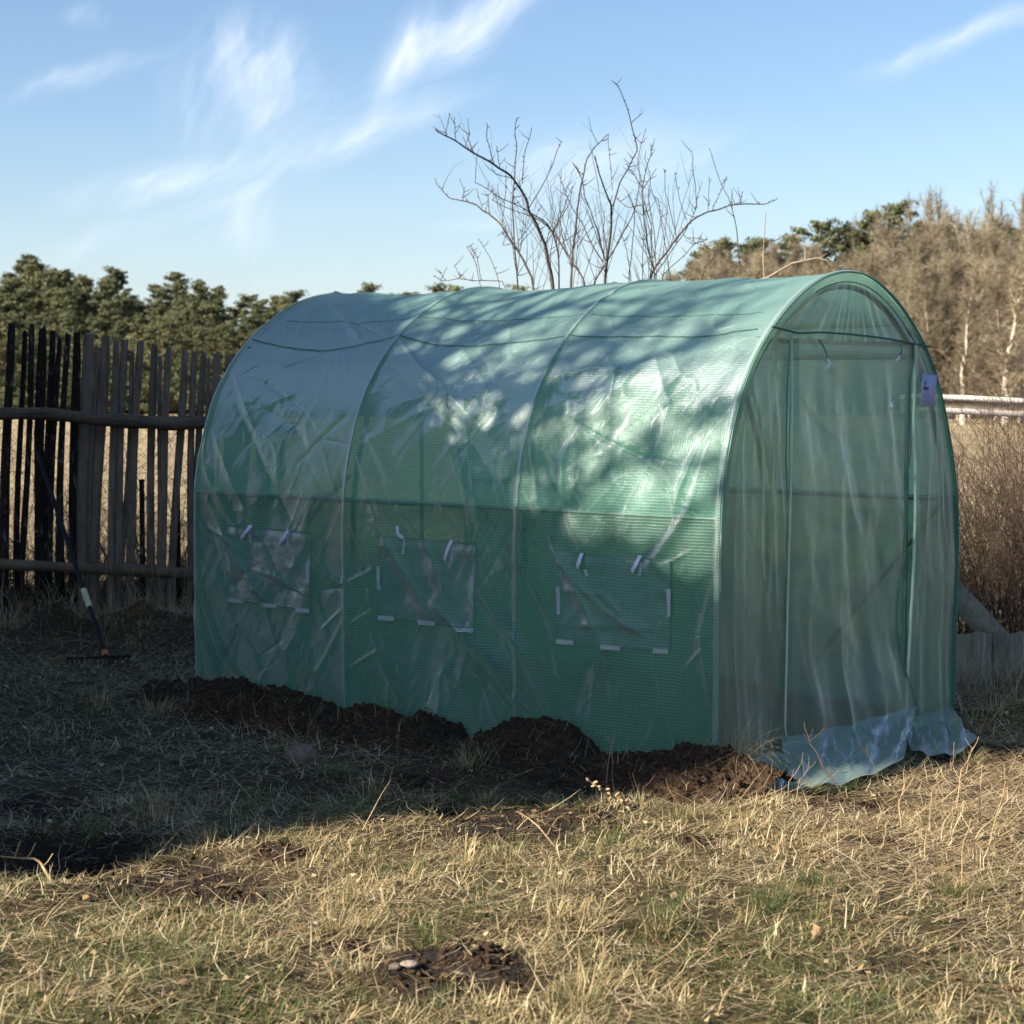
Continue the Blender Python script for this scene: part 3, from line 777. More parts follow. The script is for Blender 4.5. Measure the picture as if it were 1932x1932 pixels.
pt = panel('end_wall_top', lambda z: nearw(z)+0.004, lambda z: farw(z)-0.004, 1.705, 1.998, dr_top, M_END, nz=60, nx=140)
plf = panel('end_wall_side', lambda z: nearw(z)+0.004, zipL, 0.03, 1.705, dr_left, M_END, [(1392, 1476, -0.13), (1408, 1490, -0.08), (1428, 1503, 0.01), (1462, 1508, 0.0), (1492, 1500, 0.0)])
pdr = panel('door_sheet', lambda z: zipL(z)-0.02*sstep(1.6, 1.2, z), doorR, 0.08, 1.705, dr_door, M_END, [(1484, 1500, 0.0), (1540, 1482, 0.03), (1590, 1477, 0.03), (1640, 1462, 0.03), (1680, 1445, 0.03), (1706, 1428, 0.05)], recess=0.006)
prt = panel('end_wall_side', pipR, lambda z: farw(z)-0.004, 0.0, 1.705, dr_right, M_END, [(1712, 1405, 0.02), (1735, 1420, 0.02), (1775, 1425, 0.01), (1812, 1421, 0.01), (1845, 1391, 0.0)])
# far end wall
s, zz = np.meshgrid(np.linspace(0, 1, 60), np.linspace(-0.1, 1.995, 80))
w_ = nearw(zz)+(farw(zz)-nearw(zz))*s
P = wl(w_, 2.985+0.012*fbm(w_*4, zz*1.2, 0, 3, 61), zz)
i = np.arange(79)[:, None]*60; j = np.arange(59)[None]
link('rear_end_wall', mesh_np('rear_end_wall', P.reshape(-1, 3), np.stack([i+j, i+j+1, i+61, i+60] if False else [i+j, i+j+1, i+60+j+1, i+60+j], -1).reshape(-1, 4), M_END, uvs=np.stack([w_, zz], -1).reshape(-1, 2), smooth=True), gh)


def strip(name, f, z0, z1, wid, out, mat, parent, n=70, dr=None, thick=0.003):
    zc = np.linspace(z0, z1, n); wv = f(zc)
    o = out+(dr(wv, zc, np.full(n, 1.0)) if dr else 0)
    b = MB(); P = wl(wv, -o, zc)
    b.tube(P, wid/2, 6); return b.build(name, mat, parent, True)


strip('zip', zipL, 0.05, 1.70, 0.012, 0.014, M_ZIP, pdr, dr=lambda a, b, c: dr_door(a, b, c*0))
strip('zip_tape', lambda z: zipL(z)-0.022, 0.05, 1.70, 0.006, 0.010, M_BAND, plf, dr=lambda a, b, c: dr_left(a, b, c))
strip('zip_piping', pipR, 0.0, 1.70, 0.015, 0.010, M_WHITE if False else M_ZIP, prt, dr=lambda a, b, c: dr_right(a, b, c*0))
strip('door_hem', doorR, 0.08, 1.70, 0.008, 0.012, M_BAND, pdr, dr=lambda a, b, c: dr_door(a, b, c))
# hem of the door head
q = [fp(*p) for p in [(1448, 616), (1467, 621), (1500, 629), (1545, 627), (1600, 631), (1660, 638), (1715, 648), (1750, 655)]]
zc = np.array([p[1] for p in q]); wc = np.array([p[0] for p in q]); tt = np.linspace(0, 7, 40)
b = MB(); b.tube(wl(np.interp(tt, range(8), wc), -0.02, np.interp(tt, range(8), zc)), 0.0045, 6); b.build('door_head_seam', M_SEAM, pt, True)
# piped edge round the front arch
b = MB(); sel = np.linspace(0.15, LTOT-0.15, 150); w1, z1, n1, n2 = cover_base(sel, sel)
b.tube(wl(w1+n1*0.002, -0.014, z1+n2*0.002), 0.0045, 6); b.build('arch_piping', M_BAND, gh, True)
b = MB(); sel = np.linspace(1.7, LTOT-1.7, 90); w1, z1, n1, n2 = cover_base(sel, sel)
b.tube(wl(w1-n1*0.04, -0.003, z1-n2*0.04), 0.0022, 5); b.build('arch_inner_seam', M_SEAM, pt, True)


def ribbon_front(name, px, wid, mat, out, parent, n=10):
    q = np.array([fp(*p) for p in px]); tt = np.linspace(0, len(q)-1, n)
    w_ = np.interp(tt, range(len(q)), q[:, 0]); z_ = np.interp(tt, range(len(q)), q[:, 1])
    tw, tz = np.gradient(w_), np.gradient(z_); nn = np.hypot(tw, tz)+1e-9
    rows = [wl(w_+s*(-tz/nn)*wid/2, -(out+0.008*np.sin(np.linspace(0, 3, n))), z_+s*(tw/nn)*wid/2) for s in (-1, 1)]
    V_ = np.stack(rows, 1).reshape(-1, 3); i = np.arange(n-1)*2
    S = np.linspace(0, 0.1, n)
    return link(name, mesh_np(name, V_, np.stack([i, i+1, i+3, i+2], -1), mat, uvs=np.stack([np.repeat(S, 2), np.tile([0, wid], n)], -1)), parent)


ribbon_front('tie_cord', [(1524, 641), (1532, 658), (1541, 676)], 0.010, M_SEAM, 0.05, pdr)
ribbon_front('tie_end', [(1542, 678), (1542, 686), (1538, 696)], 0.018, M_WHITE, 0.05, pdr, 6)
ribbon_front('tie_cord', [(1679, 650), (1679, 662), (1677, 670)], 0.010, M_SEAM, 0.05, pdr)
ribbon_front('tie_end', [(1678, 670), (1675, 674), (1670, 681)], 0.014, M_WHITE, 0.05, pdr, 6)
ribbon_front('zip_pull', [(1664, 744), (1662, 756)], 0.005, M_SEAM, 0.05, pdr, 4)
ribbon_front('zip_pull_tag', [(1661, 758), (1660, 774)], 0.02, M_VELCRO, 0.05, pdr, 4)
# rear wall parts seen through the door gap: far window flap
for (x0, y0, x1, y1, nm, mt) in [(1672, 1022, 1712, 1155, 'window_flap', M_FLAP)]:
    pass
sheet('window_flap', np.linspace(0.10, 0.60, 20), np.linspace(LTOT-1.05, LTOT-0.74, 20), M_FLAP, gh, -0.012)
sheet('window_flap', np.linspace(1.22, 1.72, 20), np.linspace(LTOT-0.98, LTOT-0.52, 20), M_FLAP, gh, -0.012)

# cloth label with its print
qa = [fp(*p) for p in [(1727, 705), (1755, 708), (1749, 767), (1724, 765)]]
OUT = 0.035
lab = MB()
V_ = np.array([wl(a, -OUT+d, z) for d in (0, 0.002) for a, z in qa])
lab.raw(V_, [[0, 3, 2, 1], [4, 5, 6, 7], [0, 1, 5, 4], [1, 2, 6, 5], [2, 3, 7, 6], [3, 0, 4, 7]])
lab_o = lab.build('sewn_label', M_LABEL, gh)
EN = -EL
lx = np.array(wl(*[qa[1][0]-qa[0][0], 0, qa[1][1]-qa[0][1]]))-A0; lx /= np.linalg.norm(lx)
lz = np.cross(EN, lx)*-1
if lz[2] < 0: lz = -lz


def on_label(u, v, d=0.0015):
    a, z = fp(u, v); return wl(a, -OUT, z)+EN*d


def text_mesh(name, s, p, size, mat, parent):
    cu = bpy.data.curves.new(name, 'FONT'); cu.body = s; cu.size = size; cu.extrude = 0.0004; cu.offset = size*0.012
    to = bpy.data.objects.new(name, cu); col.objects.link(to)
    bpy.context.view_layer.update()
    me = bpy.data.meshes.new_from_object(to.evaluated_get(bpy.context.evaluated_depsgraph_get()))
    bpy.data.objects.remove(to)
    n = len(me.vertices); c = np.empty(n*3, np.float32); me.vertices.foreach_get('co', c); c = c.reshape(-1, 3).astype(float)
    W = p+c[:, :1]*lx+c[:, 1:2]*lz+c[:, 2:]*EN
    me.vertices.foreach_set('co', W.astype(np.float32).ravel()); me.update()
    me.materials.clear(); me.materials.append(mat)
    return link(name, me, parent)


text_mesh('lettering', 'ulvo', on_label(1728, 735.5), 0.031, M_INK, lab_o)
b = MB()
for row, (y, n) in enumerate([(741, 7), (747, 9)]):
    for k in range(n):
        c = on_label(1728+k*(13.5/n), y+k*0.12); hgt = 0.0065*(0.7+0.5*((k*7+row) % 3)/2)
        for dx, dz, ww, hh in ((0, 0, 0.0014, hgt), (0.0016, hgt*0.3, 0.002, 0.0014)):
            q = [c+lx*(dx+i*ww)+lz*(dz+j*hh) for i, j in ((0, 0), (1, 0), (1, 1), (0, 1))]
            b.raw(np.array(q), [[0, 1, 2, 3]])
b.build('small_print', M_INK2, lab_o)
b = MB()
c = on_label(1731.5, 724.5)
th = np.linspace(-0.2, 1.9, 14)
o1 = [c+lx*math.cos(a)*0.015+lz*(math.sin(a)*0.015+0.002) for a in th]; o2 = [c+lx*math.cos(a)*0.0118+lz*(math.sin(a)*0.0118+0.002) for a in th]
i = np.arange(13); b.raw(np.array(o1+o2), np.stack([i, i+1, i+15, i+14], -1))
th = np.linspace(0, 2*math.pi, 15)[:-1]; o3 = [c]+[c+lx*math.cos(a)*0.0075+lz*math.sin(a)*0.0065 for a in th]
i = np.arange(14); b.raw(np.array(o3), np.stack([np.zeros(14, int), i+1, (i+1) % 14+1], -1))
b.build('emblem', M_INK, lab_o)

# ------------------------------------------------------------------ soil berm heaped against the film
ns, nc = 620, 130
S, C = np.meshgrid(np.linspace(-0.36, 3.34, ns), np.linspace(0, 1, nc))
bw = np.interp(S, BW_S, BW_W)+0.03*fbm(S*4, 0, 0, 3, 71)
hb = np.interp(S, BH_S, BH_Z)+0.006*fbm(S*30, 0, 0, 3, 72)
Wc = 0.02-C*(bw+0.02)
XY = wl(Wc, S, 0)
gz = ground_z(XY[..., 0], XY[..., 1])
shape = np.clip((1-C)**0.8, 0, 1)
Zb = (gz-0.02)*(1-shape)+np.maximum(hb, gz-0.01)*shape+0.055*np.sin(np.pi*C)**1.2*(0.55+0.6*fbm(XY[..., 0]*5, XY[..., 1]*5, 0, 2, 73))
rough = 0.017*fbm(XY[..., 0]*13, XY[..., 1]*13, 0, 3, 74, 0.6)+0.015*np.abs(fbm(XY[..., 0]*30, XY[..., 1]*30, 0, 4, 75, 0.75))+0.012*np.abs(fbm(XY[..., 0]*8, XY[..., 1]*8, 0, 2, 76))
Zb = Zb+rough*np.clip(C*8, 0.15, 1)*(1-sstep(0.85, 1.0, C)*0.6)
Zb = np.where(C > 0.97, gz-0.03, Zb)
# beyond the near corner the heap is round
i = np.arange(nc-1)[:, None]*ns; j = np.arange(ns-1)[None]
F_ = np.stack([i+j, i+j+1, i+ns+j+1, i+ns+j], -1).reshape(-1, 4)
V_ = XY.copy(); V_[..., 2] = Zb
bo = link('soil_bank', mesh_np('soil_bank', V_.reshape(-1, 3), F_, M_SOIL, smooth=True))
tag(bo, 'bank of dark dug soil heaped along the foot of the greenhouse', kind='structure')
# clods
ico_v = np.array([(0, 0, 1), (.894, 0, .447), (.276, .851, .447), (-.724, .526, .447), (-.724, -.526, .447), (.276, -.851, .447), (.724, .526, -.447), (-.276, .851, -.447), (-.894, 0, -.447), (-.276, -.851, -.447), (.724, -.526, -.447), (0, 0, -1)])
ico_f = np.array([(0, 1, 2), (0, 2, 3), (0, 3, 4), (0, 4, 5), (0, 5, 1), (1, 6, 2), (2, 7, 3), (3, 8, 4), (4, 9, 5), (5, 10, 1), (2, 6, 7), (3, 7, 8), (4, 8, 9), (5, 9, 10), (1, 10, 6), (6, 11, 7), (7, 11, 8), (8, 11, 9), (9, 11, 10), (10, 11, 6)])
n = 15000
ii = RNG.integers(0, nc*0.98, n); jj = RNG.integers(0, ns, n); cen = V_[ii, jj]
pc = []
ss_ = RNG.uniform(-0.35, 3.2, 5000); oo_ = np.interp(ss_, BW_S, BW_W)*(0.85+0.45*RNG.random(5000)**2); q_ = wl(-oo_, ss_, 0); q_[:, 2] = ground_z(q_[:, 0], q_[:, 1]); pc.append(q_)
for a, b_, rx, ry, _ in PATCH:
    k = int(min(1500, 300+9000*rx*abs(ry)))
    th = RNG.uniform(0, 6.28, k); rr = np.sqrt(RNG.uniform(0, 1, k)); x_, y_ = a+rx*rr*np.cos(th), b_+ry*rr*np.sin(th)
    pc.append(np.stack([x_, y_, ground_z(x_, y_)], -1))
cen = np.vstack([cen]+pc); n = len(cen)
sz = 0.0018+0.010*RNG.random(n)**4.5
v = ico_v[None]*sz[:, None, None]*RNG.uniform(0.55, 1.35, (n, 12, 1))*np.array([1.15, 1.15, 0.8])
v = v+cen[:, None]
f = (ico_f[None]+12*np.arange(n)[:, None, None]).reshape(-1, 3)
tag(link('soil_clods', mesh_np('soil_clods', v.reshape(-1, 3), f, M_SOIL)), 'crumbs and clods of dark soil scattered over the bank and bare patches', kind='stuff')


# ------------------------------------------------------------------ grass
def mat_grass(name, stops, trans=0.35):
    m, t, out = new_mat(name)
    a = t.add('ShaderNodeAttribute', attribute_name='tone').outputs['Fac']
    c = t.ramp(a, stops)
    principled(t, out, c, 0.55, spec=0.35, trans=trans)
    return m


M_GRASS = mat_grass('winter_grass', [(0.0, (0.055, 0.085, 0.022)), (0.28, (0.12, 0.14, 0.045)), (0.42, (0.23, 0.175, 0.07)), (0.7, (0.48, 0.38, 0.20)), (1.0, (0.77, 0.64, 0.39))])
M_STRAW = mat_grass('dead_straw', [(0.0, (0.10, 0.065, 0.035)), (0.4, (0.29, 0.19, 0.09)), (0.75, (0.48, 0.37, 0.21)), (1.0, (0.72, 0.59, 0.38))], 0.2)


def blades(name, pos, az, lean, curl, length, width, tone, mat, seg=3, label=None):
    """pos (n,3); ribbons leaning along az; returns object"""
    n = len(pos); P = []; W = []
    p = pos.copy(); el = np.pi/2-lean
    d_az = az.copy()
    for k in range(seg+1):
        P.append(p.copy())
        f = 1-(k/seg)**1.6*0.85
        sd_ = np.stack([-np.sin(d_az), np.cos(d_az), np.zeros(n)], -1)
        W.append(sd_*(width*f*0.5)[:, None])
        st = length/seg
        p = p+np.stack([np.cos(el)*np.cos(d_az)*st, np.cos(el)*np.sin(d_az)*st, np.sin(el)*st], -1)
        el = el-curl/seg; d_az = d_az+RNG.normal(0, 0.22, n)
    P = np.stack(P, 1); W = np.stack(W, 1)
    V_ = np.stack([P-W, P+W], 2).reshape(n, -1, 3)
    # twist so some catch light edge-on
    k2 = 2*(seg+1); base = np.arange(n)[:, None, None]*k2; q = np.array([[2*i, 2*i+1, 2*i+3, 2*i+2] for i in range(seg)])
    F_ = (base+q[None]).reshape(-1, 4)
    o = link(name, mesh_np(name, V_.reshape(-1, 3), F_, mat, {'tone': np.repeat(np.clip(tone, 0, 1), k2)}))
    return tag(o, label, kind='stuff')


def scatter(n, y0, y1, margin=0.5, pw=1.0):
    y = y0+(y1-y0)*RNG.random(n*2)**pw
    wmax = 0.275*y1+margin
    x = RNG.uniform(-wmax, wmax, n*2); k = np.abs(x) < 0.275*y+margin
    return x[k][:n], y[k][:n]


def keep_out(x, y, soft=0.93):
    W_, L_ = to_wl(x, y)
    bw = np.interp(L_, BW_S, BW_W)
    inside = (W_ > -bw*0.85) & (W_ < 2.08) & (L_ > -0.03) & (L_ < 3.03)
    inside |= (W_ > -bw*0.9) & (W_ < 0.1) & (L_ > -0.22) & (L_ <= 0)
    inside |= (W_ > 0) & (W_ < 2.08) & (L_ > -0.12) & (L_ <= 0)
    s = soilmask(x, y)
    return (~inside) & (RNG.random(len(x)) > s*soft)


def lawn(n, y0, y1, name, lmul=1.0, wmul=1.0):
    x, y = scatter(n, y0, y1)
    dn = 0.5+0.5*fbm(x*2.3, y*2.3, 0, 3, 81)
    straw_zone = sstep(0.3, 1.2, x-0.35*(7.2-y))*sstep(4.6, 5.6, y)
    k = keep_out(x, y, 0.97) & (RNG.random(len(x)) > 0.62*sstep(0.62, 0.25, dn+0.3*fbm(x*8, y*8, 0, 2, 87))) & (RNG.random(len(x)) > 0.55*straw_zone)
    x, y = x[k], y[k]; n = len(x)
    green = fbm(x*1.5+4, y*1.5, 0, 3, 82)+0.35*fbm(x*7, y*7, 0, 2, 83)
    front = sstep(5.4, 4.5, y)
    g = green*0.55+0.12+0.15*front-0.25*sstep(0.6, 1.6, x)*sstep(5.0, 6.0, y)+0.12*sstep(-0.4, -1.4, x)*sstep(5.6, 6.3, y)
    tone = np.where(RNG.random(n) < np.clip(0.36+g+0.08*front, 0.05, 0.9), RNG.uniform(0, 0.38, n), RNG.uniform(0.40, 1.0, n)**1.15)
    hgt = (0.7+0.5*fbm(x*3, y*3, 0, 3, 84)+0.35*front)
    ln = np.clip((0.020+0.046*RNG.random(n)**1.5)*(0.7+0.8*hgt), 0.02, 0.16)*lmul
    pos = np.stack([x, y, ground_z(x, y)-0.004], -1)
    clump = fbm(x*4, y*4, 0, 2, 85)*6
    az = clump+RNG.normal(0, 1.1, n); lean = np.clip(np.abs(RNG.normal(1.30, 0.36, n)), 0, 1.62); curl = RNG.normal(0.25, 0.55, n)
    blades(name, pos, az, lean, curl, ln, RNG.uniform(0.0018, 0.0048, n)*wmul, tone, M_GRASS, label='short winter grass, half green and half straw coloured, on the near lawn' if y1 < 8 else 'sparser dull grass on the shaded ground towards the fence')


lawn(165000, 3.9, 6.9, 'lawn_grass')
lawn(95000, 6.9, 12.6, 'rough_grass', 1.1, 1.15)
# loose long straw lying about
def straw(n, y0, y1, name, fn, lo=0.05, hi=0.20, lbl=''):
    x, y = scatter(n*2, y0, y1); p = fn(x, y); k = (RNG.random(len(x)) < p) & keep_out(x, y, 0.75)
    x, y = x[k][:n], y[k][:n]; n = len(x)
    pos = np.stack([x, y, ground_z(x, y)+RNG.uniform(0.0, 0.018, n)], -1)
    az = RNG.uniform(0, 6.28, n); az = np.where(RNG.random(n) < 0.35, RNG.normal(0.0, 0.5, n)+np.pi*RNG.integers(0, 2, n), az)
    lean = np.clip(RNG.normal(1.42, 0.16, n), 0.7, 1.6)
    tone = np.clip(RNG.normal(0.66, 0.24, n), 0, 1)
    blades(name, pos, az, lean, RNG.normal(0.12, 0.25, n), lo+(hi-lo)*RNG.random(n)**2, RNG.uniform(0.0016, 0.0040, n), tone, M_STRAW, label=lbl)


straw(30000, 4.2, 9.5, 'fallen_straw', lambda x, y: 0.12+0.88*sstep(0.2, 1.1, x-0.35*(7.2-y))*sstep(4.9, 5.8, y), 0.05, 0.24, 'dry pale straw lying flat over the ground right of the greenhouse door')
straw(20000, 6.2, 12.4, 'fallen_hay', lambda x, y: sstep(0.0, -0.6, x)*(0.4+0.6*sstep(8.5, 10, y)), 0.06, 0.26, 'dull dry hay and stalks lying in the shade before the fence')
straw(15000, 3.9, 6.9, 'loose_stalks', lambda x, y: 0.5+0*x, 0.04, 0.15, 'loose pale stalks lying across the near lawn')
# straws and roots strewn over the soil bank
n = 1500; ss_ = RNG.uniform(-0.3, 3.2, n); fo = 1-RNG.random(n)**1.6*0.8; oo_ = np.interp(ss_, BW_S, BW_W)*fo
jj = np.clip(((ss_+0.36)/3.70*(ns-1)).astype(int), 0, ns-1); ii = np.clip(((oo_+0.02)/(np.interp(ss_, BW_S, BW_W)+0.02)*(nc-1)).astype(int), 0, nc-1)
q_ = V_[ii, jj]+np.array([0, 0, 0.006])
blades('bank_straw', q_, RNG.uniform(0, 6.28, n), np.clip(RNG.normal(1.3, 0.3, n), 0.1, 1.6), RNG.normal(0.3, 0.5, n), RNG.uniform(0.03, 0.15, n), RNG.uniform(0.0012, 0.003, n), np.clip(RNG.normal(0.5, 0.25, n), 0, 1), M_STRAW, 4, 'loose straws and root ends strewn over the bank of soil')
# dry growth along the foot of the fence and the boards
n = 1500; fx_ = np.where(RNG.random(n) < 0.7, RNG.uniform(-4.0, -1.7, n), RNG.uniform(2.1, 3.0, n)); fy_ = np.where(fx_ < 0, 11.9-np.abs(RNG.normal(0, 0.45, n)), 9.45-np.abs(RNG.normal(0, 0.2, n)))
blades('fence_foot_stalks', np.stack([fx_, fy_, ground_z(fx_, fy_)-0.01], -1), RNG.uniform(0, 6.28, n), np.abs(RNG.normal(0.6, 0.45, n)), RNG.normal(0.8, 0.7, n), RNG.uniform(0.08, 0.45, n)**1.0, RNG.uniform(0.002, 0.0045, n), np.clip(RNG.normal(0.55, 0.25, n), 0, 1), M_STRAW, 6, 'dead curling stalks along the foot of the picket fence and boards')
# litter: flakes of dead leaf and broken stalk
x, y = scatter(5200, 3.9, 10.5); k = keep_out(x, y, 0.4); x, y = x[k], y[k]; n = len(x)
az = RNG.uniform(0, 6.28, n); sz_ = RNG.uniform(0.004, 0.015, n); ca, sa = np.cos(az), np.sin(az)
q4 = np.array([(-1, -.35), (0.1, -.6), (1, 0.1), (-0.1, .6)]); zz_ = ground_z(x, y)+RNG.uniform(0.002, 0.025, n)
P4 = np.stack([x[:, None]+(q4[None, :, 0]*ca[:, None]-q4[None, :, 1]*sa[:, None])*sz_[:, None], y[:, None]+(q4[None, :, 0]*sa[:, None]+q4[None, :, 1]*ca[:, None])*sz_[:, None], zz_[:, None]+RNG.normal(0, 0.35, (n, 4))*sz_[:, None]], -1)
tag(link('leaf_litter', mesh_np('leaf_litter', P4.reshape(-1, 3), np.arange(4*n).reshape(-1, 4), M_STRAW, {'tone': np.repeat(np.clip(RNG.normal(0.35, 0.3, n), 0, 1), 4)})), 'flakes of dead leaf and broken stalk littered through the grass', kind='stuff')
# tufts
def tufts(name, spots, lbl):
    P, A_, LN, TN, CU, LE = [], [], [], [], [], []
    for (x, y, n, r, ln, tn) in spots:
        a = RNG.uniform(0, 6.28, n); rr = r*RNG.random(n)
        px, py = x+rr*np.cos(a), y+rr*np.sin(a)
        P.append(np.stack([px, py, ground_z(px, py)-0.005], -1)); A_.append(a+RNG.normal(0, 0.5, n)); LN.append(ln*RNG.uniform(0.5, 1.15, n)); TN.append(RNG.normal(tn, 0.16, n)); CU.append(RNG.normal(1.0, 0.5, n)); LE.append(np.abs(RNG.normal(0.45, 0.25, n)))
    c = np.concatenate
    blades(name, c(P), c(A_), c(LE), c(CU), c(LN), RNG.uniform(0.0016, 0.0032, len(c(A_))), c(TN), M_GRASS, 5, lbl)


sp = []
for (u, v, n, r, ln, tn) in [(1285, 1545, 160, 0.05, 0.09, 0.42), (1545, 1690, 220, 0.08, 0.10, 0.15), (1450, 1740, 200, 0.09, 0.10, 0.12), (1835, 1420, 160, 0.04, 0.10, 0.6), (1800, 1705, 160, 0.06, 0.11, 0.35),
                             (1460, 1720, 120, 0.08, 0.11, 0.15), (880, 1450, 120, 0.10, 0.13, 0.6), (560, 1400, 120, 0.12, 0.10, 0.35), (300, 1340, 160, 0.14, 0.12, 0.62), (180, 1330, 120, 0.12, 0.12, 0.6), (640, 1480, 120, 0.08, 0.09, 0.1),
                             (250, 1180, 200, 0.35, 0.16, 0.7), (330, 1190, 160, 0.3, 0.15, 0.7), (1250, 1760, 200, 0.10, 0.11, 0.15), (1040, 1750, 150, 0.10, 0.10, 0.65), (640, 1760, 150, 0.1, 0.10, 0.6), (1880, 1330, 100, 0.15, 0.14, 0.6), (1830, 1345, 80, 0.12, 0.12, 0.6)]:
    g = gnd(u, v); sp.append((g[0], g[1], n, r, ln, tn))
for k in range(60):
    y_ = random.uniform(4.3, 7.0); x_ = random.uniform(-0.27*y_, 0.27*y_)
    if soilmask(np.array([x_]), np.array([y_]))[0] < 0.2 and to_wl(x_, y_)[0] < -0.5: sp.append((x_, y_, 60, random.uniform(0.03, 0.09), random.uniform(0.07, 0.13), random.choice([0.12, 0.3, 0.65])))
tufts('grass_tufts', sp, 'longer tufts of grass standing up out of the lawn')
# pale wiry tuft at the near corner of the tunnel
n = 240; ang = RNG.uniform(-2.6, 0.5, n); px = 0.80+0.06*RNG.random(n); py = 7.22+0.08*RNG.random(n)
c0 = wl(-0.02, -0.05, 0); px, py = c0[0]+RNG.normal(0.02, 0.06, n), c0[1]+RNG.normal(-0.02, 0.05, n)
blades('corner_tuft', np.stack([px, py, 0.05+0.05*RNG.random(n)], -1), RNG.normal(-0.4, 0.8, n), np.abs(RNG.normal(0.8, 0.4, n)), RNG.normal(1.4, 0.5, n), RNG.uniform(0.08, 0.26, n), RNG.uniform(0.0012, 0.0022, n), RNG.normal(0.72, 0.15, n), M_GRASS, 6, 'pale wiry root tuft hanging from the soil heap at the greenhouse corner')

# ------------------------------------------------------------------ wooden materials
M_PDARK = mat_wood('charred_picket_wood', (0.010, 0.009, 0.008), (0.030, 0.026, 0.022), (0.22, 0.20, 0.17), 0.75)
M_PGREY = mat_wood('weathered_picket_wood', (0.10, 0.078, 0.058), (0.27, 0.22, 0.17), (0.34, 0.30, 0.25), 0.4)
M_RAIL = mat_wood('rail_log_wood', (0.055, 0.042, 0.030), (0.20, 0.155, 0.115), grain=(4, 50, 50))
M_SLAB = mat_wood('bleached_slab_wood', (0.12, 0.092, 0.066), (0.36, 0.29, 0.215), grain=(45, 45, 3))
M_WIRE = mat_plain('dull_wire', (0.10, 0.08, 0.065), 0.6, 0.5, 0.5)
M_TWIG = mat_wood('brown_twig', (0.060, 0.042, 0.030), (0.15, 0.105, 0.075), grain=(20, 20, 6))
M_BARK = mat_wood('dark_fruit_tree_bark', (0.045, 0.036, 0.030), (0.13, 0.10, 0.08), grain=(40, 40, 12))
M_PALEBR = mat_wood('pale_branch_bark', (0.22, 0.17, 0.12), (0.42, 0.33, 0.24), grain=(40, 40, 12))

# ------------------------------------------------------------------ picket fence
FY = 12.0
def fence_z(v): return EYE-(v-734.0)/FPX*FY
def fence_x(u, Y=FY): return (u-966.0)/FPX*Y*1.001
pf = empty('picket_fence', (fence_x(0), FY, 0), 'old rustic picket fence of split stakes on two log rails left of the greenhouse', 'fence')
PK = [(-370-62*q, 112+(q*37) % 22, 30+(q*13) % 14, q % 3 == 0) for q in range(12)]+[(53, 108, 36, 1), (150, 120, 24, 1), (190, 122, 40, 1), (233, 138, 26, 1), (310, 150, 24, 1), (347, 150, 34, 1), (400, 160, 50, 0), (473, 170, 45, 0), (525, 182, 28, 0), (567, 184, 34, 0), (636, 190, 34, 0),
      (697, 205, 32, 0), (770, 215, 30, 0), (838, 228, 30, 0), (880, 238, 28, 0), (920, 240, 28, 0), (985, 250, 36, 0), (1040, 252, 32, 0), (1095, 260, 30, 0), (1140, 262, 30, 0), (1190, 270, 34, 0),
      (-30, 115, 34, 1), (-80, 110, 30, 1), (-140, 122, 36, 1), (-190, 118, 30, 0), (-250, 125, 36, 0), (-310, 120, 30, 0), (105, 150, 22, 1), (270, 180, 20, 1), (-10, 130, 22, 1), (437, 215, 16, 0), (600, 240, 18, 0), (735, 262, 18, 0), (948, 275, 16, 0)]
def stake(parent, x, ztop, wid, mat, lean, seed, y):
    r = random.Random(seed); b = MB(); k = 9
    d = r.uniform(0.022, 0.034); ph = r.uniform(0, 6); V_ = []
    zs = np.linspace(-0.06, ztop, k)
    for i, z in enumerate(zs):
        g = i/(k-1); ww = wid*(1.06-0.16*g)*(1+0.07*math.sin(ph+g*9)); cx = -lean*(1-g)+0.008*math.sin(ph*2+g*6)
        if i == k-1: ww *= 0.82
        for sx_, sy_ in ((-.5, -.5), (-.15, -.62), (.2, -.55), (.5, -.4), (.45, .5), (-.5, .45)):
            zz_ = z+(r.uniform(-0.02, 0.02) if i == k-1 else 0)
            V_.append((x+cx+sx_*ww*(1+0.05*r.uniform(-1, 1)), y+sy_*d, zz_))
    n = 6; i = np.arange(k-1)[:, None]*n; j = np.arange(n)[None]; q = (j+1) % n
    b.raw(np.array(V_), np.stack([i+j, i+q, i+n+q, i+n+j], -1).reshape(-1, 4))
    t_ = np.array(V_[-n:]); b.raw(np.vstack([t_, t_.mean(0)]), np.stack([np.arange(n), (np.arange(n)+1) % n, np.full(n, n)], -1))
    o = b.build('picket', mat, parent); c = Vector((x, y, 0)); o.data.transform(__import__('mathutils').Matrix.Translation(-c)); o.location = c-parent.location
    return o
for k, (tx, ty, wd, dk) in enumerate(PK):
    u = tx*0.415; v = 498+ (ty+0)*0.415+ (1200*0.4717-498)  # crop to photo rows
    z = fence_z(v); x = fence_x(u)
    stake(pf, x, z, wd*0.415/FPX*FY*1.14, M_PDARK if dk else M_PGREY, 0.085+0.035*math.sin(k*2.1), k+100, FY+0.045+0.012*(k % 4))
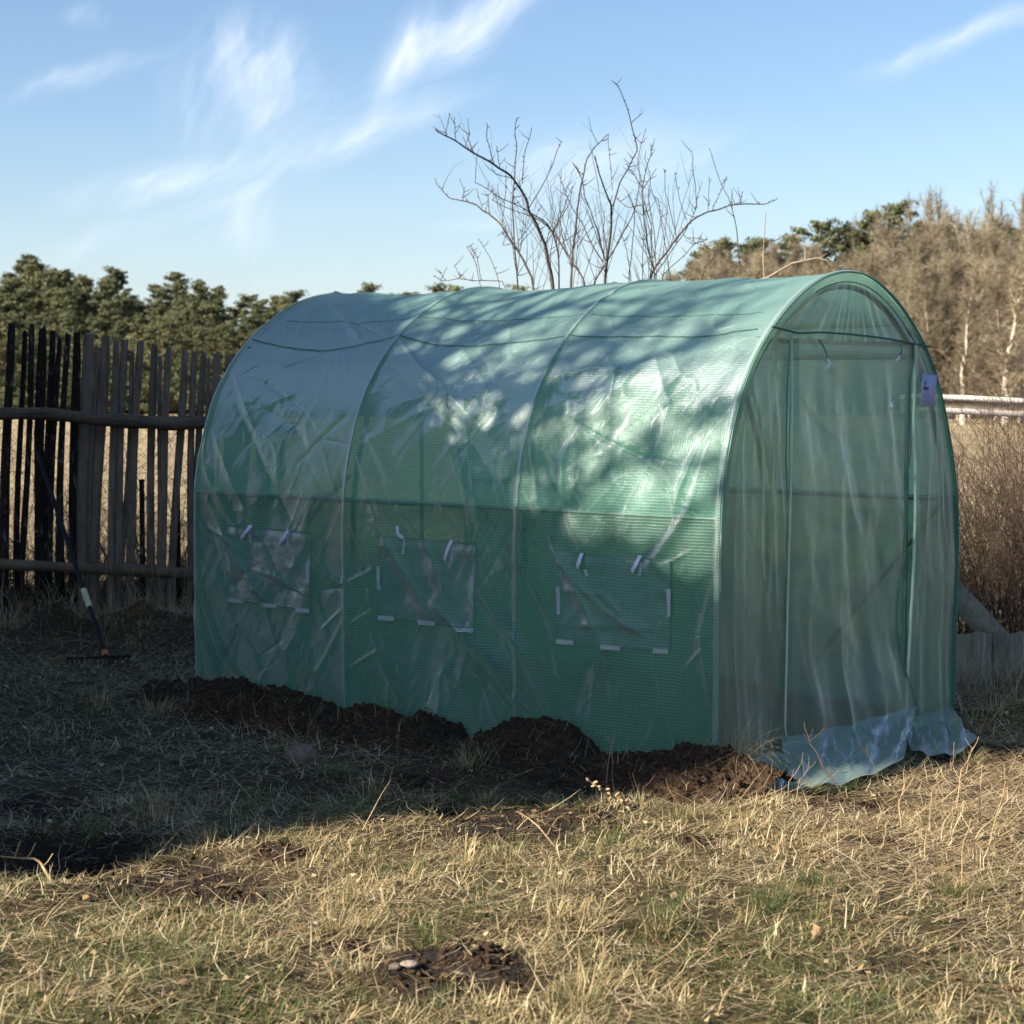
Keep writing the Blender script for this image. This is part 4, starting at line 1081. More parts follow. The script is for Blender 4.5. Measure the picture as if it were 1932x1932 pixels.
def log(name, pts, r, parent, seed, mat):
    q = np.array(pts, float); tt = np.linspace(0, len(q)-1, 60)
    P = np.stack([np.interp(tt, range(len(q)), q[:, k]) for k in range(3)], -1)
    P[:, 2] += 0.012*fbm(tt*1.2, seed, 0, 3, seed); P[:, 1] += 0.01*fbm(tt*1.5, seed+5, 0, 3, seed)
    b = MB(); b.tube(P, r*(1+0.10*fbm(tt*4, seed, 0, 3, seed+2)), 10)
    o = b.build(name, mat, parent, True); o.data.transform(__import__('mathutils').Matrix.Translation(-parent.location)); return o
log('rail', [(fence_x(u), FY-0.045, fence_z(v)) for u, v in ((-480, 768), (-160, 772), (0, 779), (150, 787), (280, 796), (385, 801), (560, 806))], 0.043, pf, 3, M_RAIL)
log('rail', [(fence_x(u), FY-0.045, fence_z(v)) for u, v in ((-480, 1052), (-160, 1058), (0, 1064), (180, 1071), (370, 1081), (560, 1085))], 0.038, pf, 8, M_RAIL)
for u in (-150, 430):
    b = MB(); b.tube([(fence_x(u), FY+0.14, -0.1), (fence_x(u)+0.02, FY+0.14, 1.5)], 0.055, 8); o = b.build('post', M_PGREY, pf, True); o.data.transform(__import__('mathutils').Matrix.Translation(-pf.location))
pw = MB()
for u in (108, 212, 262, 330, 365, 432, 500):   # thin split laths standing behind
    x = fence_x(u); pw.box((x, FY+0.09, 0.45), (0.03, 0.015, 0.95))
o = pw.build('back_lath', M_PDARK, pf); o.data.transform(__import__('mathutils').Matrix.Translation(-pf.location)); o['kind'] = 'stuff'

# ------------------------------------------------------------------ wire mesh fences
def chain_link(x0, x1, y, z0, z1, cell, name, parent, slope=0.0, r=0.0016):
    b = MB(); nx_ = int((x1-x0)/cell); nz_ = int((z1-z0)/cell)
    for k in range(nx_):
        P = []
        for q in range(nz_*1+1):
            sgn = 1 if (q+k) % 2 else -1
            P.append((x0+(k+0.5)*cell+sgn*cell*0.5+0.004*math.sin(q*1.7+k), y+0.004*sgn+slope*(x0+k*cell-x0)+0.02*math.sin(k*0.3+q*0.2), z0+q*cell+0.006*math.sin(k*.9)))
        b.tube(P, r, 3, cap=False)
    return b.build(name, M_WIRE, parent)
wf = empty('wire_fence', (0, 0, 0), 'sagging chain link fence behind the wooden pickets', 'fence')
chain_link(-6.0, -1.2, 12.32, 0.0, 1.36, 0.045, 'wire_mesh', wf)
for x in (-4.3, -1.5):
    b = MB(); b.tube([(x, 12.35, -0.1), (x, 12.35, 1.4)], 0.02, 8); b.build('post', M_WIRE, wf)

rf = empty('railed_fence', (0, 0, 0), 'chain link fence topped by a white and rust coloured rail at the right', 'fence')
RY = 12.6
def rx(u): return (u-966)/FPX*RY
def rz(v): return EYE-(v-734)/FPX*RY
x0, x1 = rx(1700), rx(2150)
def mat_rust():
    m, t, out = new_mat('rusty_painted_rail')
    P = t.add('ShaderNodeNewGeometry').outputs['Position']
    n = t.noise(t.mapping(P, scale=(1, 1, 3)), 9, 6, 0.7); n2 = t.noise(P, 60, 4, 0.6)
    c = t.ramp(n, [(0.30, (0.28, 0.13, 0.06)), (0.45, (0.42, 0.26, 0.14)), (0.56, (0.58, 0.52, 0.42))])
    c = t.mix(t.rng(n2, 0.6, 0.7, 0, 0.7), c, (0.10, 0.05, 0.03))
    principled(t, out, c, 0.8, t.bump(n2, 0.4, 0.004)); return m
M_RUST = mat_rust(); M_WPAINT = mat_plain('flaking_white_paint', (0.72, 0.69, 0.62), 0.7, var=0.12, sc_=25); M_GPAINT = mat_plain('greyed_white_paint', (0.44, 0.40, 0.37), 0.7, var=0.2, sc_=20)
sl = (rz(753)-rz(747))/(rx(1932)-rx(1775))
for nm, va, vb, dy, mt in (('top_strip', 745, 755.5, -0.035, M_WPAINT), ('rusty_web', 756, 769, 0.0, M_RUST), ('lower_strip', 769.5, 781, -0.02, M_GPAINT)):
    zc = (rz(va)+rz(vb))/2; h = rz(va)-rz(vb)
    b = MB(); n = 12; xs_ = np.linspace(x0, x1, n)
    V_ = []
    for x in xs_:
        zz_ = zc+(x-rx(1775))*sl+0.002*math.sin(x*9)
        for yy_, zq in ((RY+dy-0.02, zz_-h/2), (RY+0.05, zz_-h/2), (RY+0.05, zz_+h/2), (RY+dy-0.02, zz_+h/2)): V_.append((x, yy_, zq))
    i = np.arange(n-1)[:, None]*4; j = np.arange(4)[None]; q = (j+1) % 4
    b.raw(np.array(V_), np.stack([i+j, i+q, i+4+q, i+4+j], -1).reshape(-1, 4)); b.build(nm, mt, rf)
chain_link(x0, x1, RY+0.03, 0.0, rz(784), 0.055, 'wire_mesh', rf, r=0.0022)
for x in (rx(1720), rx(2100)):
    b = MB(); b.tube([(x, RY+0.07, -0.1), (x, RY+0.07, rz(760))], 0.025, 8); b.build('post', M_WIRE, rf)

# ------------------------------------------------------------------ twiggy shrubs
def twig(b, p, d, ln, r, depth, rnd, up=0.1, n=5, gn=0.16, kids=3, sides=3):
    P = [p]; d = np.array(d, float); d /= np.linalg.norm(d)
    for k in range(n):
        d = d+np.array([rnd.gauss(0, gn), rnd.gauss(0, gn), rnd.gauss(0, gn)+up*0.3]); d /= np.linalg.norm(d)
        P.append(P[-1]+d*ln/n)
    b.tube(P, np.linspace(r, r*0.42, n+1), sides, cap=False)
    if depth > 0:
        for k in range(kids):
            i = rnd.randint(1, n); dd = d+np.array([rnd.gauss(0, 0.6), rnd.gauss(0, 0.6), rnd.gauss(0.1, 0.4)])
            twig(b, P[i], dd, ln*rnd.uniform(0.3, 0.6), r*0.55, depth-1, rnd, up, max(2, n-2), gn, kids, sides)


def shrub(name, x0, x1, y0, y1, n, h, label, seed, r=0.0035, mat=None, lean=0.15, group=None):
    rnd = random.Random(seed); e = empty(name, ((x0+x1)/2, (y0+y1)/2, 0), label, 'shrub', group); b = MB()
    for k in range(n):
        x, y = rnd.uniform(x0, x1)-(x0+x1)/2, rnd.uniform(y0, y1)-(y0+y1)/2
        twig(b, np.array([x, y, -0.05]), (rnd.gauss(0, lean), rnd.gauss(0, lean), 1), h*rnd.uniform(0.55, 1.15), r*rnd.uniform(0.7, 1.5), 2, rnd, kids=4)
        if k % 9 == 0:
            b2 = MB(); twig(b2, np.array([x, y, -0.05]), (rnd.gauss(0, lean), rnd.gauss(0, lean), 1), h*rnd.uniform(0.5, 0.8), r*2.2, 0, rnd); b2.build('stem', mat or M_TWIG, e)
    b.build('twigs', mat or M_TWIG, e)
    return e


shrub('brown_shrub', 2.72, 3.4, 10.4, 11.4, 210, 1.25, 'dense bare brown shrub filling the right edge beside the greenhouse', 3, 0.0030)
shrub('brown_shrub', 3.3, 4.3, 11.2, 12.2, 150, 1.35, 'taller bare brown shrub against the railed fence at far right', 4, 0.0034)
shrub('brown_shrub', 2.3, 2.85, 10.2, 11.4, 80, 1.0, 'low bare brown shrub half hidden behind the greenhouse corner', 5, 0.0030)
shrub('brown_shrub', -4.5, -3.0, 12.6, 13.4, 60, 1.15, 'tangled bare shrub behind the dark pickets', 6, 0.003, lean=0.4)
shrub('brown_shrub', -3.0, -1.6, 12.6, 13.4, 60, 1.15, 'tangled bare shrub behind the grey pickets next to the greenhouse', 7, 0.003, lean=0.4)
shrub('brown_shrub', -4.2, -1.8, 14.5, 17, 60, 0.7, 'low dead growth at the edge of the field behind the picket fence', 8, 0.004, lean=0.6)

shrub('brush_pile', -4.6, -1.2, 12.9, 13.9, 190, 0.42, 'low dark pile of brushwood lying behind the foot of the picket fence', 9, 0.007, lean=1.2)
shrub('brush_pile', -4.6, -1.2, 13.9, 16.0, 120, 0.7, 'sparser brushwood standing at the field edge behind the pickets', 10, 0.004, lean=0.8)
# ------------------------------------------------------------------ boards and plank at right
def slab(name, px0, px1, vt, vb, Y, th, label, seed, lean=0.03):
    rnd = random.Random(seed); xa, xb = (px0-966)/FPX*Y, (px1-966)/FPX*Y; zt, zb = EYE-(vt-734)/FPX*Y, EYE-(vb-734)/FPX*Y-0.08
    n = 16; V_ = []
    for k in range(n):
        x = xa+(xb-xa)*k/(n-1); bow = 0.02*math.sin(math.pi*k/(n-1)); zt_ = zt+0.008*math.sin(k*0.6+seed)+rnd.uniform(-.004, .004)
        V_ += [(x-Y*0, Y-bow, zb), (x, Y-bow+lean, zt_), (x, Y-bow+th+lean, zt_-0.005), (x, Y-bow+th, zb)]
    b = MB(); i = np.arange(n-1)[:, None]*4; j = np.arange(4)[None]; q = (j+1) % 4
    b.raw(np.array(V_), np.stack([i+j, i+q, i+4+q, i+4+j], -1).reshape(-1, 4)); b.raw(np.array(V_[:4]), [[0, 1, 2, 3]]); b.raw(np.array(V_[-4:]), [[3, 2, 1, 0]])
    o = b.build(name, M_SLAB); return tag(o, label, 'board', 'rough boards on edge at the right')
slab('upright_board', 1740, 1802, 1212, 1320, 9.75, 0.03, 'bleached wooden board on edge next to the greenhouse corner', 1)
slab('upright_board', 1803, 1879, 1197, 1318, 9.70, 0.03, 'bleached board with a rounded top right of the greenhouse', 2)
slab('upright_board', 1883, 1990, 1196, 1312, 9.74, 0.03, 'brownish grey board at the right edge of the picture', 3)
b = MB()
pa, pb = at(1770, 1085, 10.3), at(1905, 1232, 9.9); d = pb-pa; d /= np.linalg.norm(d); side_ = np.cross(d, [0, 1, 0]); side_ /= np.linalg.norm(side_); nn = np.cross(d, side_)
V_ = [p+side_*s*0.065+nn*k*0.013 for p in (pa, pb) for s, k in ((-1, -1), (1, -1), (1, 1), (-1, 1))]
b.raw(np.array(V_), [[0, 1, 5, 4], [1, 2, 6, 5], [2, 3, 7, 6], [3, 0, 4, 7], [0, 3, 2, 1], [4, 5, 6, 7]])
tag(b.build('leaning_plank', M_SLAB), 'grey plank leaning diagonally over the upright boards beside the greenhouse', 'plank')

# ------------------------------------------------------------------ rake
M_BLACK = mat_plain('black_painted_metal', (0.010, 0.010, 0.013), 0.6, 0.2)
M_CREAM = mat_plain('cream_sleeve', (0.55, 0.55, 0.34), 0.6, var=0.08)
M_ORANGE = mat_plain('orange_ferrule', (0.55, 0.16, 0.05), 0.6)
top = at(70, 852, 11.9); foot = gnd(200, 1238, 0.03); rk = empty('garden_rake', tuple(foot), 'black handled garden rake with cream sleeve leaning on the dark pickets', 'rake')
def seg(f0, f1, r, name, mat):
    b = MB(); b.tube([(foot*(1-f)+top*f)-foot for f in (f0, (f0+f1)/2, f1)], r, 10); return b.build(name, mat, rk, True)
seg(0.0, 1.0, 0.0145, 'handle', M_BLACK); seg(0.215, 0.295, 0.0175, 'sleeve', M_CREAM); seg(0.0, 0.02, 0.019, 'ferrule', M_ORANGE)
hd = MB(); ax_ = np.array([0.98, -0.10, 0.05]); ax_ /= np.linalg.norm(ax_); c = np.array([-0.03, -0.05, 0.0])
hd.tube([c-ax_*0.18, c, c+ax_*0.18], 0.008, 6); hd.tube([np.zeros(3), c], 0.008, 6); hb_ = hd.build('rake_head', M_BLACK, rk, True)
for k in range(14):
    p = c+ax_*(-0.17+k*0.34/13); b = MB(); b.tube([p, p+np.array([-0.005, -0.02, -0.035]), p+np.array([0, -0.02, -0.085])], np.array([0.0045, 0.004, 0.002]), 5); b.build('tine', M_BLACK, hb_)

# ------------------------------------------------------------------ stones, leaves, sticks, weeds
def rock(name, u, v, sx_, sy_, sz_, color, label, seed, cat='stone', rgh=0.0):
    p = gnd(u, v); NV = 36; th, ph = np.meshgrid(np.linspace(0, math.pi, NV), np.linspace(0, 2*math.pi, 49)[:-1], indexing='ij')
    D = np.stack([np.sin(th)*np.cos(ph), np.sin(th)*np.sin(ph), np.cos(th)], -1)
    r = 1+0.13*fbm(D[..., 0]*1.5+seed, D[..., 1]*1.5, D[..., 2]*1.5, 3, seed)+0.03*fbm(D[..., 0]*7, D[..., 1]*7, D[..., 2]*7, 2, seed)+rgh*np.abs(fbm(D[..., 0]*3.5, D[..., 1]*3.5+seed, D[..., 2]*3.5, 4, seed, 0.7))
    V_ = (D*r[..., None]*np.array([sx_, sy_, sz_])).reshape(-1, 3); n = 48
    i = np.arange(NV-1)[:, None]*n; j = np.arange(n)[None]; q = (j+1) % n
    o = link(name, mesh_np(name, V_, np.stack([i+j, i+n+j, i+n+q, i+q], -1).reshape(-1, 4), mat_plain(name+'_surface', color, 0.9, 0.2, var=0.35, sc_=45), smooth=True))
    o.location = (p[0], p[1], float(ground_z(np.array(p[0]), np.array(p[1])))+sz_*0.8); return tag(o, label, cat)
rock('round_stone', 567, 1452, 0.066, 0.06, 0.045, (0.14, 0.11, 0.09), 'rounded grey brown stone lying in the shaded grass before the greenhouse', 1)
rock('pale_stone', 772, 1836, 0.024, 0.02, 0.009, (0.27, 0.22, 0.18), 'small pale stone on the black molehill in the foreground', 2)
rock('small_stone', 745, 1842, 0.016, 0.012, 0.010, (0.14, 0.11, 0.09), 'little brown pebble left of the pale stone on the molehill', 4)

M_LEAF = {}
for nm, c in (('rust', (0.24, 0.075, 0.035)), ('tan', (0.46, 0.27, 0.14)), ('pale', (0.50, 0.42, 0.36)), ('orange', (0.36, 0.22, 0.115))):
    M_LEAF[nm] = mat_plain(nm+'_dead_leaf', c, 0.7, 0.3, var=0.25, sc_=80)
def leaf(u, v, size, tone, label, seed, lift=0.02):
    p = gnd(u, v); rnd = random.Random(seed); n = 12; V_ = [(0, 0, 0.004)]
    for k in range(n):
        a = 2*math.pi*k/n; rr = size*(0.55+0.25*math.cos(2*a)+0.22*math.cos(5*a+seed)); x, y = rr*math.cos(a), rr*math.sin(a)*0.75
        V_.append((x, y, 0.35*(x*x-y*y*1.5)/size+rnd.uniform(0, 0.006)))
    b = MB(); i = np.arange(n); b.raw(np.array(V_), np.stack([np.zeros(n, int), i+1, (i+1) % n+1], -1))
    b.tube([(-size*0.9, 0, 0.004), (-size*1.4, 0.004, 0.006)], 0.0012, 4)
    o = b.build('dead_leaf', M_LEAF[tone]); o.location = (p[0], p[1], float(ground_z(np.array(p[0]), np.array(p[1])))+lift); o.rotation_euler = (rnd.uniform(0.1, 0.8), rnd.uniform(-0.5, 0.5), rnd.uniform(0, 6))
    return tag(o, label, 'leaf', 'dead leaves on the lawn')
leaf(178, 1795, 0.036, 'rust', 'dark rust red dead leaf at the lower left of the lawn', 1, 0.03)
leaf(592, 1768, 0.028, 'pale', 'pale curled dead leaf above the molehill', 2, 0.03)
leaf(1556, 1655, 0.030, 'rust', 'brown upright dead leaf in the straw before the greenhouse door', 3, 0.035)
leaf(1538, 1793, 0.034, 'orange', 'orange tan dead leaf lying in the lower right lawn', 4, 0.03)
leaf(1915, 1905, 0.045, 'tan', 'large tan dead leaf in the bottom right corner', 5, 0.03)
leaf(205, 1588, 0.030, 'pale', 'pale dead leaf at the edge of the dark hollow', 6, 0.05)
leaf(318, 1660, 0.018, 'pale', 'small pale dead leaf on the bare soil strip', 7)
leaf(1880, 1590, 0.022, 'pale', 'pale scrap of leaf at the right edge in the straw', 8)
leaf(100, 1308, 0.028, 'pale', 'grey dead leaf in the shade under the rake', 9)
leaf(1195, 1500, 0.02, 'tan', 'small tan leaf below the dry seed head', 10)


def stick(name, px, r, mat, label, heights=None, cat='stalk', group=None, fork=None, Y=None):
    """a stalk rooted where the first photo point meets the ground; later points stay in the upright plane through it, leaning forward a little"""
    p0 = gnd(*px[0]); b = MB(); P = [np.zeros(3)]
    for k, (u, v) in enumerate(px[1:]):
        q = at(u, v, p0[1]+(0.03*(k+1) if Y is None else Y*(k+1))); P.append(q-p0)
    P[0] = P[0]-np.array([0, 0, 0.03])
    P = np.array(P); tt = np.linspace(0, len(P)-1, 4*len(P)); P2 = np.stack([np.interp(tt, range(len(P)), P[:, k]) for k in range(3)], -1)
    P2 += 0.003*np.stack([np.sin(tt*5), np.cos(tt*4), 0*tt], -1)
    b.tube(P2, np.linspace(r*0.75, r*0.35, len(P2)), 5)
    rnd = random.Random(px[0][0]); m = len(P2)
    for k in range(fork or 0):
        i = rnd.randint(m//3, m-2); d = np.array([rnd.uniform(-1, 1), rnd.uniform(-.4, .4), rnd.uniform(0.5, 1.2)]); ln = rnd.uniform(0.02, 0.06); b.tube([P2[i], P2[i]+d*ln*0.5, P2[i]+d*ln+np.array([0, 0, 0.01])], r*0.28, 4)
    o = b.build(name, mat); o.location = p0; o.location[2] = float(ground_z(np.array(p0[0]), np.array(p0[1])))
    return tag(o, label, cat, group)
M_STK = mat_wood('dry_stalk', (0.22, 0.14, 0.075), (0.46, 0.33, 0.19), grain=(60, 60, 10)); M_STKD = mat_wood('dark_weed_stem', (0.06, 0.035, 0.025), (0.15, 0.095, 0.065), grain=(60, 60, 10))
G_ = 'dry weed stalks before the greenhouse'
stick('weed_stalk', [(1612, 1503), (1590, 1455), (1558, 1411), (1536, 1370), (1526, 1354), (1518, 1320)], 0.0035, M_STKD, 'long dark weed stem slanting across the greenhouse door', fork=6, group=G_)
stick('weed_stalk', [(1674, 1482), (1655, 1437), (1642, 1410), (1632, 1393)], 0.003, M_STKD, 'brown weed stem leaning left before the door gap', fork=3, group=G_)
stick('weed_stalk', [(1752, 1545), (1760, 1490), (1790, 1455), (1802, 1425)], 0.0030, M_STK, 'tan bent stalk rising at the right of the door skirt', fork=3, group=G_)
stick('weed_stalk', [(1800, 1530), (1815, 1450), (1830, 1425), (1846, 1388)], 0.0032, M_STK, 'pale straight stalk reaching up over the right hand skirt', fork=2, group=G_)
stick('weed_stalk', [(1495, 1522), (1510, 1475), (1520, 1463), (1538, 1442)], 0.0022, M_STK, 'thin forked stalk under the door skirt', fork=4, group=G_)
stick('weed_stalk', [(1482, 1515), (1490, 1480), (1510, 1450), (1513, 1447)], 0.0020, M_STK, 'thin pale stalk left of the forked one under the door skirt', fork=2, group=G_)
stick('weed_stalk', [(1557, 1572), (1557, 1530), (1556, 1507)], 0.0075, M_STKD, 'short thick brown stub standing in the straw', fork=0, group=G_)
stick('weed_stalk', [(1700, 1560), (1697, 1510), (1706, 1478)], 0.005, M_STK, 'bleached broken stalk with a frayed top right of the brown stub', fork=5, group=G_)
stick('weed_stalk', [(1835, 1640), (1840, 1560), (1852, 1490), (1862, 1470)], 0.0035, M_STKD, 'brown upright weed at the right edge of the straw', fork=4, group=G_)
stick('weed_stalk', [(1857, 1600), (1880, 1540), (1898, 1470), (1893, 1440)], 0.0028, M_STK, 'slender leaning weed rightmost in the straw', fork=4, group=G_)
stick('weed_stalk', [(1810, 1690), (1818, 1600), (1832, 1552)], 0.0034, M_STK, 'straight pale stalk in the lower right straw', fork=1, group=G_)
stick('weed_stalk', [(1377, 1700), (1378, 1640)], 0.0022, M_STKD, 'thin dark bare stem standing in the middle of the lawn', fork=0, group=G_)
stick('weed_stalk', [(1137, 1500), (1150, 1430), (1153, 1405), (1168, 1376)], 0.0022, M_STK, 'wiry stalk rising before the green film from the soil bank', fork=3, group=G_)
stick('weed_stalk', [(1158, 1500), (1156, 1462), (1154, 1418), (1154, 1400)], 0.0022, M_STK, 'second wiry stalk crossing the first on the soil bank', fork=2, group=G_)
stick('weed_stalk', [(883, 1430), (890, 1400), (893, 1370), (888, 1335)], 0.0018, M_STK, 'single fine stalk before the green film left of the gap in the bank', fork=1, group=G_)
stick('weed_stalk', [(572, 1385), (585, 1360), (610, 1310)], 0.0022, M_STK, 'pale stalk leaning on the soil bank by the first window', fork=2, group=G_)
stick('fallen_twig', [(455, 1640), (520, 1615), (610, 1580)], 0.006, M_STK, 'straight tan twig lying from the hollow up to the lawn', cat='twig', Y=0.12)
stick('fallen_twig', [(110, 1652), (85, 1622), (65, 1603), (0, 1600)], 0.008, M_STK, 'gnarled grey twig lying in the dark hollow at left', cat='twig', Y=0.05, fork=3)
stick('fallen_twig', [(60, 1180), (40, 1163), (95, 1040)], 0.006, M_STK, 'bent pale twig propped against the fence foot left of the rake', cat='twig', Y=0.1)
stick('fallen_twig', [(1060, 1600), (1020, 1560), (975, 1530)], 0.005, M_STK, 'pale twig lying across the bare black soil', cat='twig', Y=0.05, fork=2)
stick('fallen_twig', [(640, 1543), (720, 1540), (782, 1536)], 0.005, M_STK, 'long orange tan straw lying at the shadow edge on the lawn', cat='twig', Y=0.01)
stick('bramble_cane', [(120, 1150), (160, 1075), (250, 985), (330, 925), (378, 895)], 0.005, M_TWIG, 'thin dark cane arching across the grey pickets', cat='cane', Y=0.06, fork=4)

# dry seed head
sp_ = gnd(1186, 1530); e = empty('dried_seed_head', tuple(sp_), 'dry tan seed head with drooping pods lying at the foot of the soil bank', 'seed head')
rnd = random.Random(3)
b = MB(); pts = [at(u, v, sp_[1]-0.0)-sp_ for u, v in ((1190, 1530), (1170, 1508), (1140, 1490), (1108, 1472))]; b.tube(pts, 0.003, 5); b.build('stem', M_STK, e)
for k in range(16):
    f = 0.1+0.9*k/16; i = min(2, int(f*3)); p = pts[i]+(pts[i+1]-pts[i])*(f*3-i); s_ = -1 if k % 2 else 1
    d = np.array([0.3*s_+0.25+rnd.gauss(0, .25), -0.3+rnd.gauss(0, .3), -0.2+0.55*(s_ > 0)+rnd.gauss(0, .25)]); d /= np.linalg.norm(d); d = d*rnd.uniform(0.5, 0.85); b = MB(); b.tube([p, p+d*0.010, p+d*0.024, p+d*0.034], np.array([0.0015, 0.0055, 0.0055, 0.001]), 6); b.build('pod', M_STK, e)

# ------------------------------------------------------------------ bare fruit tree behind the greenhouse
TY = 12.4
def tp(x, y, dy=0.0): return at(754.7+x*0.3906, 118+y*0.3906, TY+dy)
LIMB = [
 ([(745, 1090), (715, 940), (682, 830), (640, 740), (600, 650), (540, 555), (450, 490), (370, 445), (290, 390), (210, 355), (175, 320)], 20, 0.0, 0),
 ([(650, 1085), (600, 960), (550, 880), (500, 800), (430, 730), (370, 690), (300, 665), (240, 655), (200, 620), (170, 565)], 15, 0.5, 0),
 ([(565, 1080), (555, 900), (545, 700), (550, 560), (562, 450), (555, 340), (566, 270)], 10, -0.3, 0),
 ([(820, 1085), (835, 900), (855, 720), (878, 580), (900, 460), (935, 420), (1000, 345)], 15, 0.2, 1),
 ([(985, 1080), (1000, 950), (1020, 800), (1022, 690), (1000, 640), (965, 540), (940, 450)], 19, -0.1, 1),
 ([(1022, 690), (1060, 600), (1110, 490), (1145, 430), (1130, 360), (1100, 230), (1065, 130), (1020, 90)], 8, -0.1, 1),
 ([(915, 1085), (1000, 960), (1080, 830), (1130, 720), (1160, 600), (1145, 480), (1190, 320)], 10, 0.3, 1),
 ([(1235, 1060), (1200, 900), (1180, 750), (1168, 600), (1200, 480), (1215, 400)], 10, 0.0, 2),
 ([(1190, 1060), (1250, 960), (1320, 870), (1400, 770), (1480, 720), (1600, 690), (1700, 680), (1760, 685), (1815, 662)], 15, 0.4, 2),
 ([(1210, 1060), (1290, 940), (1370, 830), (1430, 720), (1440, 650)], 9, 0.8, 2),
 ([(905, 1080), (830, 960), (760, 850), (700, 770), (640, 745), (500, 700), (450, 670)], 12, 0.5, 0),
 ([(765, 1085), (765, 900), (730, 800), (690, 760), (620, 720), (500, 655), (365, 580)], 10, -0.4, 0),
 ([(975, 960), (930, 880), (870, 760), (800, 650), (765, 540)], 8, 0.1, 1), ([(985, 940), (960, 820), (900, 680), (880, 560), (835, 480)], 7, -0.3, 1),
 ([(740, 800), (800, 690), (830, 600)], 5, 0.0, 1), ([(620, 700), (680, 600), (740, 480), (778, 385)], 6, 0.0, 0), ([(585, 580), (600, 470), (632, 320)], 5, 0.0, 0),
 ([(450, 490), (425, 380), (415, 290)], 5, 0, 0), ([(478, 505), (468, 400)], 4, 0, 0), ([(265, 375), (263, 260)], 4, 0, 0), ([(215, 352), (240, 250)], 4, 0, 0), ([(315, 405), (340, 335)], 3, 0, 0), ([(540, 555), (470, 540), (435, 515)], 4, 0, 0),
 ([(300, 665), (310, 620), (290, 560)], 4, .5, 0), ([(430, 730), (425, 640)], 4, .5, 0), ([(490, 780), (510, 640), (515, 500)], 4, .5, 0), ([(400, 700), (370, 610)], 3, .5, 0), ([(560, 870), (640, 770), (690, 690)], 4, .4, 0),
 ([(1310, 1070), (1290, 950), (1262, 760), (1250, 660)], 6, .2, 2), ([(1330, 830), (1290, 650), (1270, 510)], 5, .3, 2), ([(1380, 760), (1345, 640), (1330, 540)], 4, .4, 2), ([(1430, 700), (1425, 560), (1405, 430)], 5, .4, 2), ([(1490, 715), (1495, 550)], 3, .4, 2),
 ([(1640, 1000), (1625, 820), (1590, 660), (1540, 570), (1500, 420)], 6, .6, 3), ([(1550, 590), (1580, 560)], 3, .6, 3), ([(1500, 715), (1560, 600), (1580, 560)], 4, .4, 2), ([(1640, 685), (1655, 620)], 4, .4, 2),
 ([(1215, 1050), (1215, 800), (1190, 700)], 6, -.2, 2), ([(1170, 1050), (1175, 850), (1180, 700)], 6, .2, 2), ([(1105, 1070), (1120, 900), (1140, 700), (1100, 640)], 7, -.2, 1), ([(1120, 1060), (1090, 900), (1060, 800)], 5, .2, 1),
 ([(1240, 1050), (1230, 850), (1200, 640), (1215, 560), (1180, 470)], 6, .1, 2), ([(1165, 600), (1120, 520), (1085, 490)], 5, 0, 1), ([(1160, 620), (1240, 510)], 5, 0, 2), ([(1040, 650), (1100, 700), (1190, 690)], 4, 0, 1), ([(1000, 345), (1015, 480), (1030, 620)], 4, 0, 1),
 ([(480, 1050), (430, 940), (380, 850)], 5, .6, 0), ([(385, 1060), (360, 960), (325, 890)], 5, .6, 0), ([(390, 1050), (375, 950), (345, 885)], 4, .6, 0), ([(520, 1060), (400, 1055), (300, 1045), (210, 1055), (160, 1035)], 6, .7, 0), ([(300, 1045), (265, 980)], 3, .7, 0), ([(220, 1050), (190, 1000)], 3, .7, 0),
 ([(1250, 1050), (1340, 960), (1420, 880), (1500, 850), (1390, 850)], 6, .7, 2), ([(1450, 1060), (1490, 960), (1560, 900), (1700, 880), (1820, 860)], 6, .8, 3), ([(1700, 1060), (1660, 1000), (1560, 940), (1460, 880), (1380, 850)], 6, .9, 3),
 ([(570, 900), (490, 820), (475, 840)], 4, .3, 0), ([(565, 870), (500, 880)], 3, .3, 0), ([(700, 870), (760, 790), (810, 690), (830, 620)], 5, .2, 1), ([(850, 900), (900, 820), (950, 790)], 4, .2, 1), ([(720, 900), (830, 840), (900, 800)], 4, .2, 1)]
TL = ['leaning bare fruit tree with the long left limb rising behind the greenhouse ridge', 'bare fruit tree with the tallest whip shoot at the middle of the ridge', 'bare fruit tree whose limb reaches out right towards the forest', 'slender bare sapling right of the fruit trees behind the ridge']
TX = [0, 1, 2, 3]; bases = [tp(740, 1090), tp(985, 1090), tp(1200, 1070), tp(1560, 1060)]
trees = []
for k in range(4):
    b0 = bases[k]; e = empty('bare_fruit_tree', (b0[0], b0[1]+0.1, 0), TL[k], 'tree', 'bare trees behind the greenhouse'); trees.append((e, MB(), MB()))
rnd = random.Random(12)
